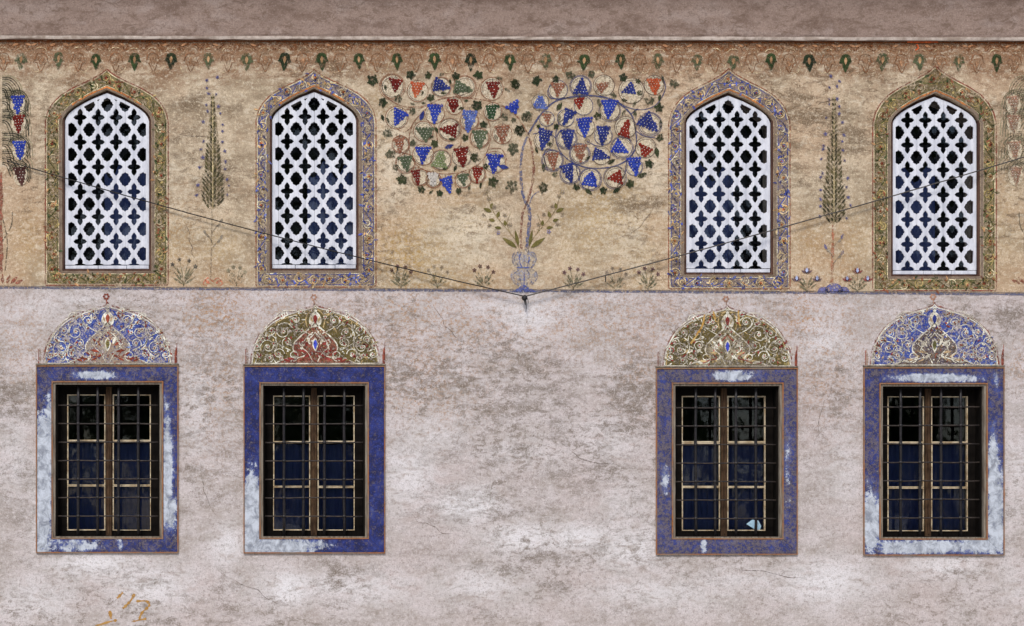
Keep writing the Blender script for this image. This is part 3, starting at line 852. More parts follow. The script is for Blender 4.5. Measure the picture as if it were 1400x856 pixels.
RECT_LABEL = [
    "barred window in blue surround worn white down both sides, under lunette with red dotted finial",
    "barred window in deep blue surround with whitened sill corner, under the lunette with red foot",
    "barred window in dusty blue surround with a pale blue patch in one pane",
    "barred window in blue surround with long white strip on lintel and whitened sill",
]
KNOT = None
def barred_window(k):
    r = RECT[k]; x0, x1, y0, y1 = r["o"]; a0, a1, b0, b1 = r["i"]
    t = thing("barred_window", W((x0 + x1) / 2, y1), RECT_LABEL[k], "window", "barred windows of the lower row")
    g = .25
    slab(k, [(x0, y0), (x1, y0), (a1, b0 - g), (a0, b0 - g)], "lintel", t)
    slab(k, [(x0, y0 + g), (a0 - g, b0), (a0 - g, b1), (x0, y1 - g)], "jamb", t)
    slab(k, [(a1 + g, b0), (x1, y0 + g), (x1, y1 - g), (a1 + g, b1)], "jamb", t)
    slab(k, [(a0, b1 + g), (a1, b1 + g), (x1, y1), (x0, y1)], "sill", t)
    # raised rust-brown edge round the stones and round the opening
    def edging(name, e, w, f, bk, mat):
        b = bmesh.new()
        X0, X1, Y0, Y1 = e
        pbox(b, X0 - w, X1 + w, Y0 - w, Y0, f, bk); pbox(b, X0 - w, X1 + w, Y1, Y1 + w, f, bk)
        pbox(b, X0 - w, X0, Y0 + .02, Y1 - .02, f, bk); pbox(b, X1, X1 + w, Y0 + .02, Y1 - .02, f, bk)
        return obj(name, b, mat, t)
    edging("edge_moulding", (x0 - .1, x1 + .1, y0 - .1, y1 + .1), 1.5, -0.016, 0.01, M_LINE)
    b = bmesh.new(); pbox(b, x0 - 2, x1 + 2, y0 - 4.3, y0 - 2.3, -0.018, .01, .002); obj("ledge", b, M_WOODG, t)
    edging("inner_moulding", (a0 + 1.9, a1 - 1.9, b0 + 1.9, b1 - 1.7), 1.7, -0.014, 0.03, M_LINE)
    # weathered casing, stepped back into the opening
    edging("casing", (a0 + 5.2, a1 - 5.2, b0 + 4.6, b1 - 3.6), 3.2, -0.004, 0.16, M_WOODG)
    edging("inner_casing", (a0 + 7.6, a1 - 7.6, b0 + 6.4, b1 - 4.6), 2.35, 0.035, 0.17, M_SASH)
    # iron grille: four uprights threaded through seven cross bars
    c = (a0 + a1) / 2; yb = 0.055
    sh = .0022 / .007
    xs = [c + q for q in (-41.2, -14.6, 14.2, 41.4)]
    ys = [554 + (y0 - 502) + 25.35 * i for i in range(7)]
    gr = bmesh.new()
    for x in xs:
        for y in ys:
            bmesh.ops.create_uvsphere(gr, u_segments=8, v_segments=6, radius=.0215, matrix=Matrix.LocRotScale(W(x, y, yb), None, (1, 1, .9)))
    grille = obj("grille_knots", gr, M_IRON, t, smooth=True)
    grille["kind"] = "stuff"
    for x in xs:
        b = bmesh.new()
        pts = [W(x + random.uniform(-.35, .35), y, yb) for y in np.linspace(b0 + 2, b1 - 1, 9)]
        tube(b, pts, [.0138 + random.uniform(-.0008, .0008) for _ in pts], 8); obj("grille_upright", b, M_IRON, t, smooth=True)
    for y in ys:
        b = bmesh.new()
        pts = [W(x, y + random.uniform(-.4, .4), yb - .004) for x in np.linspace(a0 + 3, a1 - 3, 9)]
        tube(b, pts, .0070, 7); obj("grille_crossbar", b, M_BAR, t, smooth=True)
    # two casements of three panes, centre post
    yf = 0.125
    L, Rr, T_, B_ = a0 + 8, a1 - 8, b0 + 6, b1 - 4
    cm = c
    b = bmesh.new(); pbox(b, cm - 4.0, cm + 4.0, T_, B_, yf - .022, yf + .04, .004); pbox(b, cm - 1.1, cm + 1.1, T_ + 4, B_ - 3, yf - .030, yf - .0225, .002)
    obj("centre_post", b, M_POST, t)
    rows = [b0 + 17.5, b0 + 81, b0 + 142.5, b1 - 11.5]
    for s in (-1, 1):
        if s < 0: e0, e1 = L, cm - 4.2
        else: e0, e1 = cm + 4.2, Rr
        g0, g1 = (e0 + 11.5, e1 - 1.5) if s < 0 else (e0 + 1.5, e1 - 11.5)
        b = bmesh.new()
        pbox(b, e0, g0, T_, B_, yf, yf + .035); pbox(b, g1, e1, T_, B_, yf, yf + .035)
        pbox(b, g0, g1, T_, rows[0], yf + .001, yf + .034); pbox(b, g0, g1, rows[3], B_, yf + .001, yf + .034)
        cas = obj("casement", b, M_SASH, t)
        for i in range(3):
            h0, h1 = rows[i], rows[i + 1]
            b = bmesh.new(); w = 1.3
            e = .001
            q0, q1, u0, u1 = g0 - .6, g1 + .6, h0 + (.2 if i else -.6), h1 - .2
            j = [random.uniform(.75, 1.25) for _ in range(4)]
            pbox(b, q0, q1, u0, u0 + w * j[0], yf - .006, yf + .03); pbox(b, q0, q1, u1 - w * j[1], u1, yf - .006, yf + .03)
            pbox(b, q0, q0 + w * j[2], u0 + w * j[0], u1 - w * j[1], yf - .006, yf + .03); pbox(b, q1 - w * j[3], q1, u0 + w * j[0], u1 - w * j[1], yf - .006, yf + .03)
            obj("glazing_bead", b, M_BEAD, cas)
            b = bmesh.new()
            tilt = random.uniform(-.0022, .0022); tz = random.uniform(-.002, .002)
            b.faces.new([b.verts.new(W(px, py, yf + .016 + (tilt if px == g0 else -tilt) + (tz if py == h0 else -tz))) for px, py in ((g0, h0), (g0, h1), (g1, h1), (g1, h0))])
            obj("pane", b, M_GLASS, cas)
    # curtain gathered behind the lower panes
    b = bmesh.new(); n = 60; top = []; low = []
    for i in range(n + 1):
        x = L + 2 + (Rr - L - 4) * i / n
        yy = .185 + .012 * math.sin(i * .9) + .006 * math.sin(i * 2.3 + k)
        top.append(b.verts.new(W(x, rows[1] + 2.5 + .8 * math.sin(i * .35), yy))); low.append(b.verts.new(W(x, B_ + 6, yy)))
    for i in range(n): b.faces.new((top[i], top[i + 1], low[i + 1], low[i]))
    obj("navy_sheet", b, M_CURT, t, smooth=True)
    if k == 2:
        b = bmesh.new()
        q = [(1026.5, 716.5), (1034.5, 710.5), (1043, 711.5), (1047, 719), (1045, 725.5), (1036, 722.5)]
        f = [b.verts.new(W(x, y, yf + .010)) for x, y in q]; h = [b.verts.new(W(x, y, yf + .013)) for x, y in q]
        b.faces.new(f[::-1]); b.faces.new(h)
        for i in range(6): b.faces.new((f[i], f[(i + 1) % 6], h[(i + 1) % 6], h[i]))
        bmesh.ops.recalc_face_normals(b, faces=b.faces[:])
        tag(obj("pane_patch", b, M_PALE, t), "pale blue patch in the corner of a pane")
    return t

# ------------------------------------------------------------------ painted lunettes over the barred windows
C_CREAM = (204, 196, 178)
LUN = [
    dict(c=147.3, hw=88, apex=413.5, base=499, tone="blue", label="painted blue lunette with whitish centre, red rim and finial of red dots"),
    dict(c=431.0, hw=88.5, apex=414.5, base=499, tone="olive", label="painted olive lunette with cream scrolls, red foot and small blue drop"),
    dict(c=994.5, hw=88.5, apex=417, base=502.5, tone="olive", label="painted olive lunette with pale centre and thin yellow streaks running down"),
    dict(c=1277.5, hw=88, apex=414, base=501, tone="blue", label="painted blue lunette with cream scrolls and dark brown centre, reaching up to the stripe"),
]
LT = {
    "blue": dict(field=paint((52, 70, 150), .54, (74, 96, 174)), cream=paint(C_CREAM, .44), tan=paint((160, 136, 104), .45), red=paint((124, 58, 42), .32), leaf=paint((116, 138, 188), .4), dark=paint((36, 46, 110), .35)),
    "olive": dict(field=paint((92, 82, 46), .44, (116, 102, 62)), cream=paint(C_CREAM, .44), tan=paint((168, 146, 104), .45), red=paint((128, 52, 48), .30), leaf=paint((128, 116, 72), .4), dark=paint((64, 56, 30), .35)),
}
def lunette(k):
    q = LUN[k]; c, hw, apex, base = q["c"], q["hw"], q["apex"], q["base"]; T = LT[q["tone"]]
    t = thing("painted_lunette", W(c, base), q["label"], "mural", "painted lunettes over the barred windows")
    hprof = [(0, 0), (.02, .025), (.05, .05), (.20, .095), (.42, .165), (.63, .27), (.80, .42), (.915, .60), (.98, .80), (1, 1)]
    def outline(off):
        h = base - apex
        rr = curve([(c + p * (hw - off), apex + off * 1.1 + v * (h - off * 1.1)) for p, v in hprof], 4)
        ll = [(2 * c - x, y) for x, y in rr[1:]][::-1]
        return ll + rr
    p = Paint(); o = outline(3)
    # the field in strips, so its wear stays even
    p.poly(o, T["field"], 0)
    fld = p.build("field", t)
    p = Paint()
    p.stroke(outline(0), 1.5, paint((112, 62, 48), .56), 1, jit=.8); p.stroke(outline(2.4), 1.2, T["cream"], 1, jit=.5); p.stroke(outline(4.6), .8, T["tan"], 1, jit=.5)
    p.stroke([(c - hw - 8, base), (c + hw + 8, base)], 1.6, T["tan"], 1); p.stroke([(c - hw, base - 2.2), (c + hw, base - 2.2)], 1.4, T["cream"], 1)
    p.build("rim", t)
    # central medallion
    h = base - apex
    p = Paint()
    mh = h * .66
    onion = curve([(0, 0), (3, .07), (9, .17), (20, .34), (29, .52), (30, .68), (24, .82), (34, .88), (46, .93), (54, 1.0)], 4)
    rr = [(c + x, base - 2.5 - mh * (1 - y)) for x, y in onion]; ll = [(2 * c - x, y) for x, y in rr[1:]][::-1]
    med = ll + rr
    mf = {0: paint((180, 166, 146), .5, (160, 132, 112)), 1: paint((134, 66, 60), .52, (170, 128, 106)), 2: paint((140, 128, 102), .5, (184, 174, 152)), 3: paint((92, 78, 66), .5, (146, 130, 112))}[k]
    p.poly(med, mf, 1)
    p.stroke(med, 1.6, T["cream"], 2, jit=.4)
    inner = [(c + (x - c) * .62, base - 4 + (y - base) * .70) for x, y in med]
    p.stroke(inner, 1.2, T["cream"] if k in (1, 3) else T["red"], 2, jit=.5)
    cy = base - mh * .48
    p.poly(leafpts(c, cy - 11, 20, 9, math.pi / 2), T["cream"], 3)
    p.poly(leafpts(c, cy - 8, 14, 5.5, math.pi / 2), [paint((112, 104, 62), .25), paint((62, 74, 178), .15), paint((62, 74, 178), .15), paint((92, 90, 56), .25)][k], 4)
    for s in (-1, 1):
        for (x, y, L, w, an) in ((7, 2, 13, 4, -70), (9, 4, 16, 4, -40), (10, 12, 15, 3.6, -10), (5, 14, 12, 3.6, 30), (20, 18, 12, 3.4, -28), (28, 22, 12, 3.2, -8), (14, 20, 10, 3, 25), (34, 25, 11, 3, -20)):
            p.poly(leafpts(c + s * x, cy + y - 3, L, w, R(an) if s > 0 else math.pi - R(an)), T["red"] if k < 2 and (x + y) % 3 else (T["cream"] if (x + y) % 2 else T["tan"]), 3)
        p.stroke(curve([(c + s * 3, base - 4), (c + s * 10, cy + 10), (c + s * 18, cy + 2), (c + s * 12, cy - 10), (c + s * 3, cy - 18)], 5), 1.1, T["cream"], 4, jit=.4)
        p.stroke(spiral(c + s * 30, base - 13, 8, 1.2, R(90), s, 16), 1.1, T["cream"], 4)
        p.stroke(spiral(c + s * 17, cy - 3, 5, 1.2, R(200), s, 12), 1.0, T["cream"], 4)
    for j in range(110):
        y = random.uniform(3, mh * .95); w_ = 50 if y < 8 else (30 if y < mh * .5 else 30 * (1 - (y - mh * .5) / (mh * .55)))
        p.poly(leafpts(c + random.uniform(-w_, w_), base - y, random.uniform(2, 5), random.uniform(.9, 1.8), random.uniform(0, 6.28)), random.choice([T["cream"], T["cream"], T["red"], T["tan"], T["dark"], T["field"]]), 4)
    p.build("medallion", t)
    # upper small medallion
    p = Paint(); uy = base - h * .735
    p.poly([(c + 8.5 * math.sin(a) * (1 - .18 * math.cos(a)), uy - 10.5 * math.cos(a)) for a in np.linspace(0, 2 * math.pi, 20, endpoint=False)], T["cream"], 2)
    p.poly(leafpts(c, uy - 7, 13, 6, math.pi / 2), T["red"] if k != 3 else T["dark"], 3)
    for s in (-1, 1):
        p.poly(leafpts(c + s * 3.5, uy + 4, 9, 3, R(-70) if s > 0 else R(250)), T["tan"], 3)
        p.stroke(curve([(c + s * 11, uy + 11), (c + s * 13, uy), (c + s * 9, uy - 9), (c, uy - 15)], 5), 1.5, T["field"] if q["tone"] == "blue" else T["tan"], 2)
    p.poly(leafpts(c, apex + 5, 9, 6, math.pi / 2), T["cream"], 2)
    p.build("upper_medallion", t)
    # arabesque: mirrored scrolls
    spots = []
    SC = [(43, 45, 13, 1.5, 200, 1), (64, 24, 11, 1.5, 30, -1), (26, 61, 9, 1.4, 100, -1), (60, 47, 8, 1.3, 320, 1), (78, 14, 7, 1.3, 250, 1), (46, 66, 7, 1.2, 10, -1), (50, 15, 8, 1.3, 180, 1),
          (38, 30, 8, 1.3, 60, -1), (72, 35, 6, 1.2, 150, 1), (20, 73, 5, 1.2, 150, 1), (80, 26, 5, 1.1, 0, -1), (62, 10, 6, 1.1, 90, 1)]
    for s in (-1, 1):
        p = Paint()
        for (x, y, r, tn, a0, hd) in SC:
            x += random.uniform(-1, 1); y += random.uniform(-1, 1)
            sp = spiral(x, -y, r, tn, R(a0), hd, 24)
            p.stroke([(c + s * a, base + b) for a, b in sp], 1.05, T["cream"], 3, jit=.4)
            spots.append((c + s * x, base - y))
            for j in range(5):
                an = random.uniform(0, 6.28); d = r * random.uniform(.75, 1.25)
                lx, ly = x + d * math.cos(an), -y + d * math.sin(an)
                dome = 1 - (lx / hw) ** 2
                if dome <= .02 or -ly > (h - 9) * math.sqrt(dome) or -ly < 4 or lx < 4: continue
                p.poly(leafpts(c + s * lx, base + ly, random.uniform(4, 8), random.uniform(1.5, 2.7), an + random.uniform(.6, 1.6)), random.choice([T["cream"], T["cream"], T["tan"], T["leaf"], T["red"]]), 3)
        for st in ([(54, 3), (58, 14), (52, 26), (56, 38), (68, 44)], [(8, 42), (20, 48), (32, 56), (36, 66)], [(86, 4), (83, 20), (76, 40), (62, 58), (42, 72)], [(34, 20), (46, 26), (54, 34), (50, 56)], [(12, 70), (28, 74), (44, 74)]):
            p.stroke([(c + s * x, base - y) for x, y in curve(st, 6)], 1.1, T["cream"], 3, jit=.4)
        for j in range(90):
            x = random.uniform(10, 84); y = random.uniform(5, 78)
            if y > (h - 11) * math.sqrt(max(0, 1 - (x / (hw - 4)) ** 2)): continue
            if x < 32 and y < 44: continue
            if random.random() < .4: spots.append((c + s * x, base - y)) if random.random() < .4 else None
            p.poly(leafpts(c + s * x, base - y, random.uniform(3, 7), random.uniform(1.2, 2.4), random.uniform(0, 6.28)), random.choice([T["cream"], T["tan"], T["tan"], T["dark"], T["leaf"]]), 2)
        p.build("scrollwork", fld)
    for x, y in spots:
        put_flower(("lun", q["tone"]), T["cream"], T["red"], 3.2, x, y, t, 6)
    # finial and side finials
    p = Paint()
    fm = T["red"] if k == 0 else paint((150, 112, 92), .4)
    for an in range(0, 360, 60): p.disc(c - 2 + 3.2 * math.cos(R(an)), apex - 8 + 3.2 * math.sin(R(an)), 1.7, fm, 1, 6)
    p.stroke([(c - 2, apex - 4), (c - 1, apex + 1)], 1.4, fm, 1)
    p.build("finial", t)
    rd = paint((122, 62, 48), .4)
    for s, top in ((-1, base - 22), (1, base - 30)):
        p = Paint(); x = c + s * (hw + 4.5)
        p.stroke([(x + s * 2, base), (x + s * 2, top)], 1.0, rd, 1, jit=.3)
        p.stroke([(x, base), (x + .5, base - 14), (x + s, base - 24)], [2.6, 3.4, .6], rd if s > 0 else paint((140, 116, 100), .6), 1)
        p.build("side_finial", t)
    if k == 2:
        p = Paint(); y_ = paint((188, 144, 74), .35, (206, 178, 120))
        for pts in ([(963, 430), (960, 445), (950, 462), (944, 470)], [(1009, 425), (1010, 440), (1012, 446)], [(975, 426), (978, 440)]):
            p.stroke(curve(pts, 4), 2.6, y_, 5, jit=.5)
        p.build("yellow_streak", t)

# ------------------------------------------------------------------ painted frieze under the cornice
def frieze():
    t = thing("painted_frieze", W(700, 100), "painted frieze of green pendants on a rust brown band below the cornice", "mural")
    p = Paint()
    br = paint((122, 76, 44), .68, (146, 98, 60)); br2 = paint((104, 62, 36), .6); pk = paint((186, 140, 104), .4, (170, 120, 84)); wh = paint((206, 178, 144), .64)
    # rust band with a scalloped lower edge
    n = 0
    def ly(px): return lip_y(px)
    x = -180.0
    while x < 1580:
        y0 = ly(x) - 1
        p.poly([(x, y0), (x + 12.8, y0), (x + 12.8, y0 + 15), (x, y0 + 15)], br, 0)
        x += 12.8
    rust = paint((132, 74, 40), .46, (112, 66, 40))
    p.stroke([(q, ly(q) + 1.6) for q in range(-180, 1581, 20)], 2.4, rust, 1, jit=.6)
    p.build("band", t)
    spots = [30 + 51.2 * i for i in range(-4, 30)]
    p = Paint()
    for i, x in enumerate(spots):
        yb = ly(x)
        # leafy arch over each pendant and between them
        for dx, w, hgt in ((0, 12, 9), (25.6, 12, 10)):
            c0 = x + dx
            p.stroke([(c0 + w * math.cos(a), yb + 15 - hgt * math.sin(a)) for a in np.linspace(0.1, math.pi - .1, 12)], 1.5, br2, 2, jit=.5)
            p.stroke([(c0 + (w - 4) * math.cos(a), yb + 16 - (hgt - 4) * math.sin(a)) for a in np.linspace(0.1, math.pi - .1, 10)], 1.0, wh, 2, jit=.5)
            for s in (-1, 1): p.poly(leafpts(c0 + s * 5, yb + 5, 9, 3.5, R(20) if s > 0 else R(160)), random.choice([br2, pk, br]), 2)
        # pale flanks that hang below the band
        for s in (-1, 1):
            p.stroke(curve([(x + s * 10, yb + 30), (x + s * 13, yb + 40), (x + s * 18, yb + 44), (x + s * 25, yb + 42)], 4), 1.0, wh, 1, jit=.5)
    p.build("scallop_arches", t)["kind"] = "stuff"
    g1, g2, g3 = paint((42, 58, 34), .42, (62, 80, 48)), paint((32, 44, 32), .4, (48, 62, 40)), paint((68, 80, 54), .54, (92, 102, 74))
    inn = paint((150, 116, 84), .25)
    shape = [(0, -12.5), (3.5, -12), (6.5, -10), (7.6, -6.5), (8.4, -3), (10.2, .2), (7.2, .8), (5.6, 1.2), (4.6, 4), (3, 8.4), (.8, 12.6), (0, 13)]
    shape = shape + [(-a, b) for a, b in shape[-2:0:-1]]
    def pend(mat, core, lay):
        q = Paint(); q.poly([(700 + a, 428 + b) for a, b in shape], mat, lay)
        q.poly(leafpts(700, 428 - 8, 11, 4.6, math.pi / 2), core, lay + 1)
        o = W(700, 428); me = bpy.data.meshes.new("pendant")
        me.from_pydata([(a - o.x, b, c - o.z) for a, b, c in q.v], [], q.f)
        for m in q.mats: me.materials.append(m)
        me.polygons.foreach_set("material_index", q.mi); return me
    green = [pend(m, inn, 3) for m in (g1, g2, g3, g1)]
    def ghost():
        q = Paint(); m = paint((112, 74, 48), .5)
        q.stroke([(700 + a, 428 + b) for a, b in shape + shape[:1]], 1.3, m, 3, jit=.4)
        q.poly(leafpts(700, 428 - 7, 12, 5, math.pi / 2), paint((150, 112, 82), .62), 3)
        q.stroke([(700 - 4, 428 - 6), (700, 428 + 9), (700 + 4, 428 - 6)], 1.0, m, 4)
        o = W(700, 428); me = bpy.data.meshes.new("pendant")
        me.from_pydata([(a - o.x, b, c - o.z) for a, b, c in q.v], [], q.f)
        for mm in q.mats: me.materials.append(mm)
        me.polygons.foreach_set("material_index", q.mi); return me
    gh = ghost()
    for i, x in enumerate(spots):
        yy = ly(x) + 29
        if -15 < x < 1415: link("pendant", random.choice(green), t, W(x + random.uniform(-1.5, 1.5), yy + random.uniform(-1, 1)), (0, R(random.uniform(-6, 6)), 0)).scale = (random.uniform(.8, 1.0), 1, random.uniform(.84, 1.02))
        if -15 < x + 25.6 < 1415: link("faded_pendant", gh, t, W(x + 25.6 + random.uniform(-1, 1), yy + 1), (0, R(random.uniform(-5, 5)), 0))
    # orange brush marks near the end of the band
    q = Paint(); o_ = paint((196, 84, 40), .3)
    q.stroke([(1240 + 2 * i, ly(1250) + 1.2) for i in range(22)], 1.6, o_, 5, jit=.5); q.stroke(curve([(1253, 61), (1255, 66), (1251, 69)], 4), 1.8, o_, 5)
    q.build("orange_brush_mark", t)

# ------------------------------------------------------------------ painted vine with grapes
PB, PB2, PB3 = paint((40, 56, 146), .34, (58, 78, 170)), paint((38, 48, 108), .36, (58, 68, 132)), paint((76, 94, 164), .4, (108, 124, 180))
PR, PR2, PO, PBR = paint((114, 36, 28), .34, (138, 54, 40)), paint((96, 30, 27), .34, (120, 48, 38)), paint((172, 78, 48), .38, (188, 108, 74)), paint((138, 86, 66), .48, (156, 110, 88))
PG, PG2, PG3, PWH = paint((78, 88, 68), .3, (98, 106, 82)), paint((44, 66, 46), .25, (62, 84, 58)), paint((112, 124, 84), .4, (134, 142, 104)), paint((196, 190, 182), .3, (170, 164, 158))
PALE = paint((222, 210, 186), .5, (206, 190, 162)); GLINT = paint((196, 186, 176), .3); RINGB = paint((70, 74, 112), .35, (104, 100, 116)); RINGR = paint((128, 84, 62), .38, (150, 104, 80)); RINGK = paint((84, 72, 66), .4)
LEAFM = [paint((30, 42, 28), .4, (52, 64, 40)), paint((40, 48, 30), .42, (64, 72, 46)), paint((54, 60, 44), .52, (80, 84, 64))]
GCOL = dict(b=PB, d=PB2, l=PB3, r=PR, k=PR2, o=PO, n=PBR, g=PG, e=PG2, p=PG3, w=PWH)
Z = 3.891
LEFT = [  # cluster: x, y, width, height, tip direction (0 down, 90 to the right), colour, ring radius, ring dx, dy
    (195, 222, 68, 68, -8, 'k', 62, -15, 6), (312, 245, 68, 78, -6, 'o', 56, 3, 7), (445, 222, 70, 84, 78, 'd', 48, -5, 8), (560, 235, 62, 92, 80, 'g', 56, 5, -5),
    (715, 245, 68, 82, 0, 'k', 60, -5, -5), (825, 328, 62, 66, 150, 'b', 0, 0, 0), (210, 395, 80, 84, -28, 'b', 60, -7, -2), (408, 375, 74, 98, 0, 'b', 52, -3, -3),
    (505, 328, 62, 64, 0, 'k', 46, 5, 2), (590, 415, 72, 112, -4, 'l', 46, 0, -5), (712, 362, 68, 68, 0, 'e', 48, 3, 0), (345, 465, 80, 84, -120, 'g', 53, 0, 0),
    (480, 455, 72, 86, -100, 'k', 55, 5, 0), (645, 515, 74, 98, 0, 'g', 48, 0, -15), (770, 485, 74, 92, 6, 'n', 52, -5, -5), (220, 540, 58, 78, 6, 'n', 43, 5, -5),
    (345, 595, 78, 88, 0, 'b', 56, 0, -5), (435, 615, 80, 84, 170, 'p', 50, 5, 3), (553, 605, 74, 98, 8, 'k', 52, -3, -5), (248, 640, 74, 76, 4, 'g', 48, 2, -5),
    (722, 640, 84, 98, -4, 'b', 58, 3, -10), (310, 712, 46, 78, 10, 'k', 42, 20, -2), (400, 725, 62, 72, 0, 'w', 38, 0, 0), (478, 752, 64, 84, 18, 'b', 0, 0, 0),
    (560, 725, 58, 62, 10, 'g', 42, -2, 0), (632, 700, 54, 80, 0, 'r', 42, 0, -5)]
RIGHT = [
    (245, 245, 70, 70, 0, 'n', 50, 0, 0), (365, 225, 76, 84, 178, 'd', 52, 0, 0), (485, 225, 56, 64, 120, 'n', 56, 3, -3), (615, 245, 64, 68, -70, 'd', 68, 20, 5),
    (755, 228, 68, 78, 0, 'o', 52, 0, -8), (150, 312, 76, 64, 176, 'l', 45, 0, 0), (360, 320, 54, 62, 10, 'r', 50, 20, 10), (520, 350, 84, 98, 0, 'b', 52, 0, 5),
    (295, 392, 58, 84, -24, 'd', 45, -10, 3), (185, 400, 48, 54, 0, 'n', 40, 0, 0), (390, 445, 82, 100, 6, 'b', 50, 0, 0), (605, 450, 62, 88, 165, 'r', 58, -2, -5),
    (730, 430, 90, 104, 45, 'd', 58, 2, -2), (168, 510, 68, 106, -14, 'd', 52, 0, 5), (293, 510, 72, 102, 0, 'd', 50, -3, -5), (487, 490, 68, 98, 0, 'd', 48, -2, 0),
    (580, 560, 76, 84, 60, 'b', 55, 5, -8), (700, 560, 66, 72, -140, 'r', 55, 10, -8), (360, 585, 72, 88, 4, 'n', 50, 0, 0), (475, 595, 66, 84, 78, 'd', 48, 0, 0),
    (215, 625, 68, 88, 4, 'n', 52, 0, -5), (300, 690, 68, 94, 14, 'd', 50, 10, 0), (415, 715, 74, 78, 172, 'b', 55, 0, 5), (545, 715, 70, 74, -80, 'r', 55, 3, -5),
    (650, 655, 72, 94, 6, 'b', 45, 0, 0)]
LEAVES = [(490, [(75, 195, 32), (278, 165, 23), (370, 168, 20), (518, 173, 22), (637, 168, 24), (835, 215, 26), (130, 312, 25), (212, 292, 22), (385, 288, 20), (630, 330, 28),
                 (775, 390, 24), (855, 460, 28), (155, 478, 26), (290, 528, 18), (405, 532, 22), (568, 500, 20), (665, 430, 20), (822, 560, 30), (170, 588, 28), (200, 658, 18),
                 (232, 722, 28), (335, 775, 22), (432, 795, 18), (533, 783, 18), (715, 735, 28), (815, 760, 34), (287, 360, 18), (620, 605, 26), (825, 408, 14), (675, 652, 16), (888, 390, 24)]),
          (700, [(18, 212, 26), (130, 195, 26), (310, 168, 24), (422, 162, 20), (590, 180, 22), (862, 213, 25), (232, 187, 20), (540, 275, 17), (680, 262, 18), (730, 300, 26),
                 (783, 340, 26), (455, 385, 22), (85, 385, 28), (235, 440, 16), (140, 440, 12), (785, 500, 22), (730, 640, 24), (628, 745, 22), (485, 780, 20), (342, 762, 18),
                 (228, 695, 15), (165, 765, 30), (40, 460, 28), (670, 200, 14), (197, 535, 14)])]
SLIM = [(490, [(440, 163, 30, -20), (747, 182, 40, 10), (790, 245, 34, 30), (488, 200, 26, 80), (143, 232, 30, 80), (340, 262, 26, 110), (450, 262, 30, 0), (545, 345, 34, -20), (415, 457, 32, 70),
                (337, 385, 50, -70), (480, 547, 46, -20), (380, 495, 36, -10), (515, 660, 34, 110), (770, 655, 50, 10), (285, 318, 26, 20), (345, 315, 24, 0), (572, 303, 26, 0), (733, 500, 34, 80),
                (155, 405, 30, 60), (128, 392, 34, 70), (460, 665, 30, -20), (590, 765, 30, 110), (650, 752, 30, 100), (385, 790, 28, -40), (495, 508, 34, 10)]),
        (700, [(800, 185, 36, 80), (595, 300, 32, 10), (650, 320, 36, -60), (785, 285, 34, 100), (250, 335, 52, -60), (462, 310, 44, 80), (653, 372, 42, 80), (593, 368, 34, -60), (790, 425, 44, 95),
               (770, 575, 50, 80), (690, 700, 50, -20), (555, 780, 46, -35), (405, 785, 44, 40), (168, 655, 44, 90), (525, 628, 44, -30), (400, 610, 34, -40), (250, 395, 40, 95), (200, 535, 26, -40), (130, 565, 30, 70)])]
BACK = paint((150, 140, 132), .5, (178, 168, 156))
def grape_cluster(x, y, w, h, ang, mat, parent):
    w *= 1.1; h *= 1.08
    p = Paint(); n0 = max(4, round(w / 3.9)); K = max(4, round(h / 3.9)); a = R(-ang); ca, sa = math.cos(a), math.sin(a)
    def rot(u, v): return (x + u * ca - v * sa, y + u * sa + v * ca)
    r = w / n0 * .60; bulge = random.uniform(.7, .95); lean = random.uniform(-.12, .12)
    def half(f): return w * .5 * max(.09, (1 - f) ** bulge)
    fs = np.linspace(.06, .94, 7)
    p.poly([rot(half(f) * .86 + lean * w * f, -h / 2 + h * f) for f in fs] + [rot(-half(f) * .86 + lean * w * f, -h / 2 + h * f) for f in fs[::-1]], mat, 3)
    for k in range(K):
        f = k / K
        nn = max(1, round(n0 * (1 - f) ** bulge))
        for i in range(nn):
            if random.random() < .05: continue
            u = (i - (nn - 1) / 2) * (w / n0) * 1.02 + lean * w * f; v = -h / 2 + h * (k + .5) / K
            q = rot(u + random.uniform(-.4, .4), v + random.uniform(-.4, .4))
            p.disc(q[0], q[1], r * random.uniform(.78, 1.08), mat, 4, 8)
    # pale glints between the berries
    gl = GLINT
    for k in range(0, K - 1):
        nn = max(1, round(n0 * (1 - k / K))) - 1
        for i in range(nn):
            if random.random() < .8:
                u = (i - (nn - 1) / 2) * (w / n0) * 1.02; v = -h / 2 + h * (k + 1.0) / K
                q = rot(u, v); p.disc(q[0] + random.uniform(-.4, .4), q[1] + random.uniform(-.4, .4), .58, gl, 5, 5)
    # small stalk end
    q0, q1 = rot(0, -h * .5), rot(random.uniform(-2, 2), -h * .5 - 4)
    p.stroke([q0, q1], .9, RINGK, 4)
    return p.build("grape_cluster", parent, (x, y))
def vine_leaf_mesh(v):
    rnd = random.Random(v); p = Paint(); pts = []; L = 5
    for i in range(L * 8):
        a = 2 * math.pi * i / (L * 8) - math.pi / 2
        rr = .78 + .10 * math.cos(L * (a + math.pi / 2) + rnd.uniform(-.3, .3)) + rnd.uniform(-.16, .16)
        pts.append((700 + rr * math.cos(a), 428 + rr * math.sin(a)))
    p.poly(pts, LEAFM[v % 3], 3)
    o = W(700, 428); me = bpy.data.meshes.new("leaf")
    me.from_pydata([((a - o.x), b, (c - o.z)) for a, b, c in p.v], [], p.f)
    me.materials.append(LEAFM[v % 3]); return me

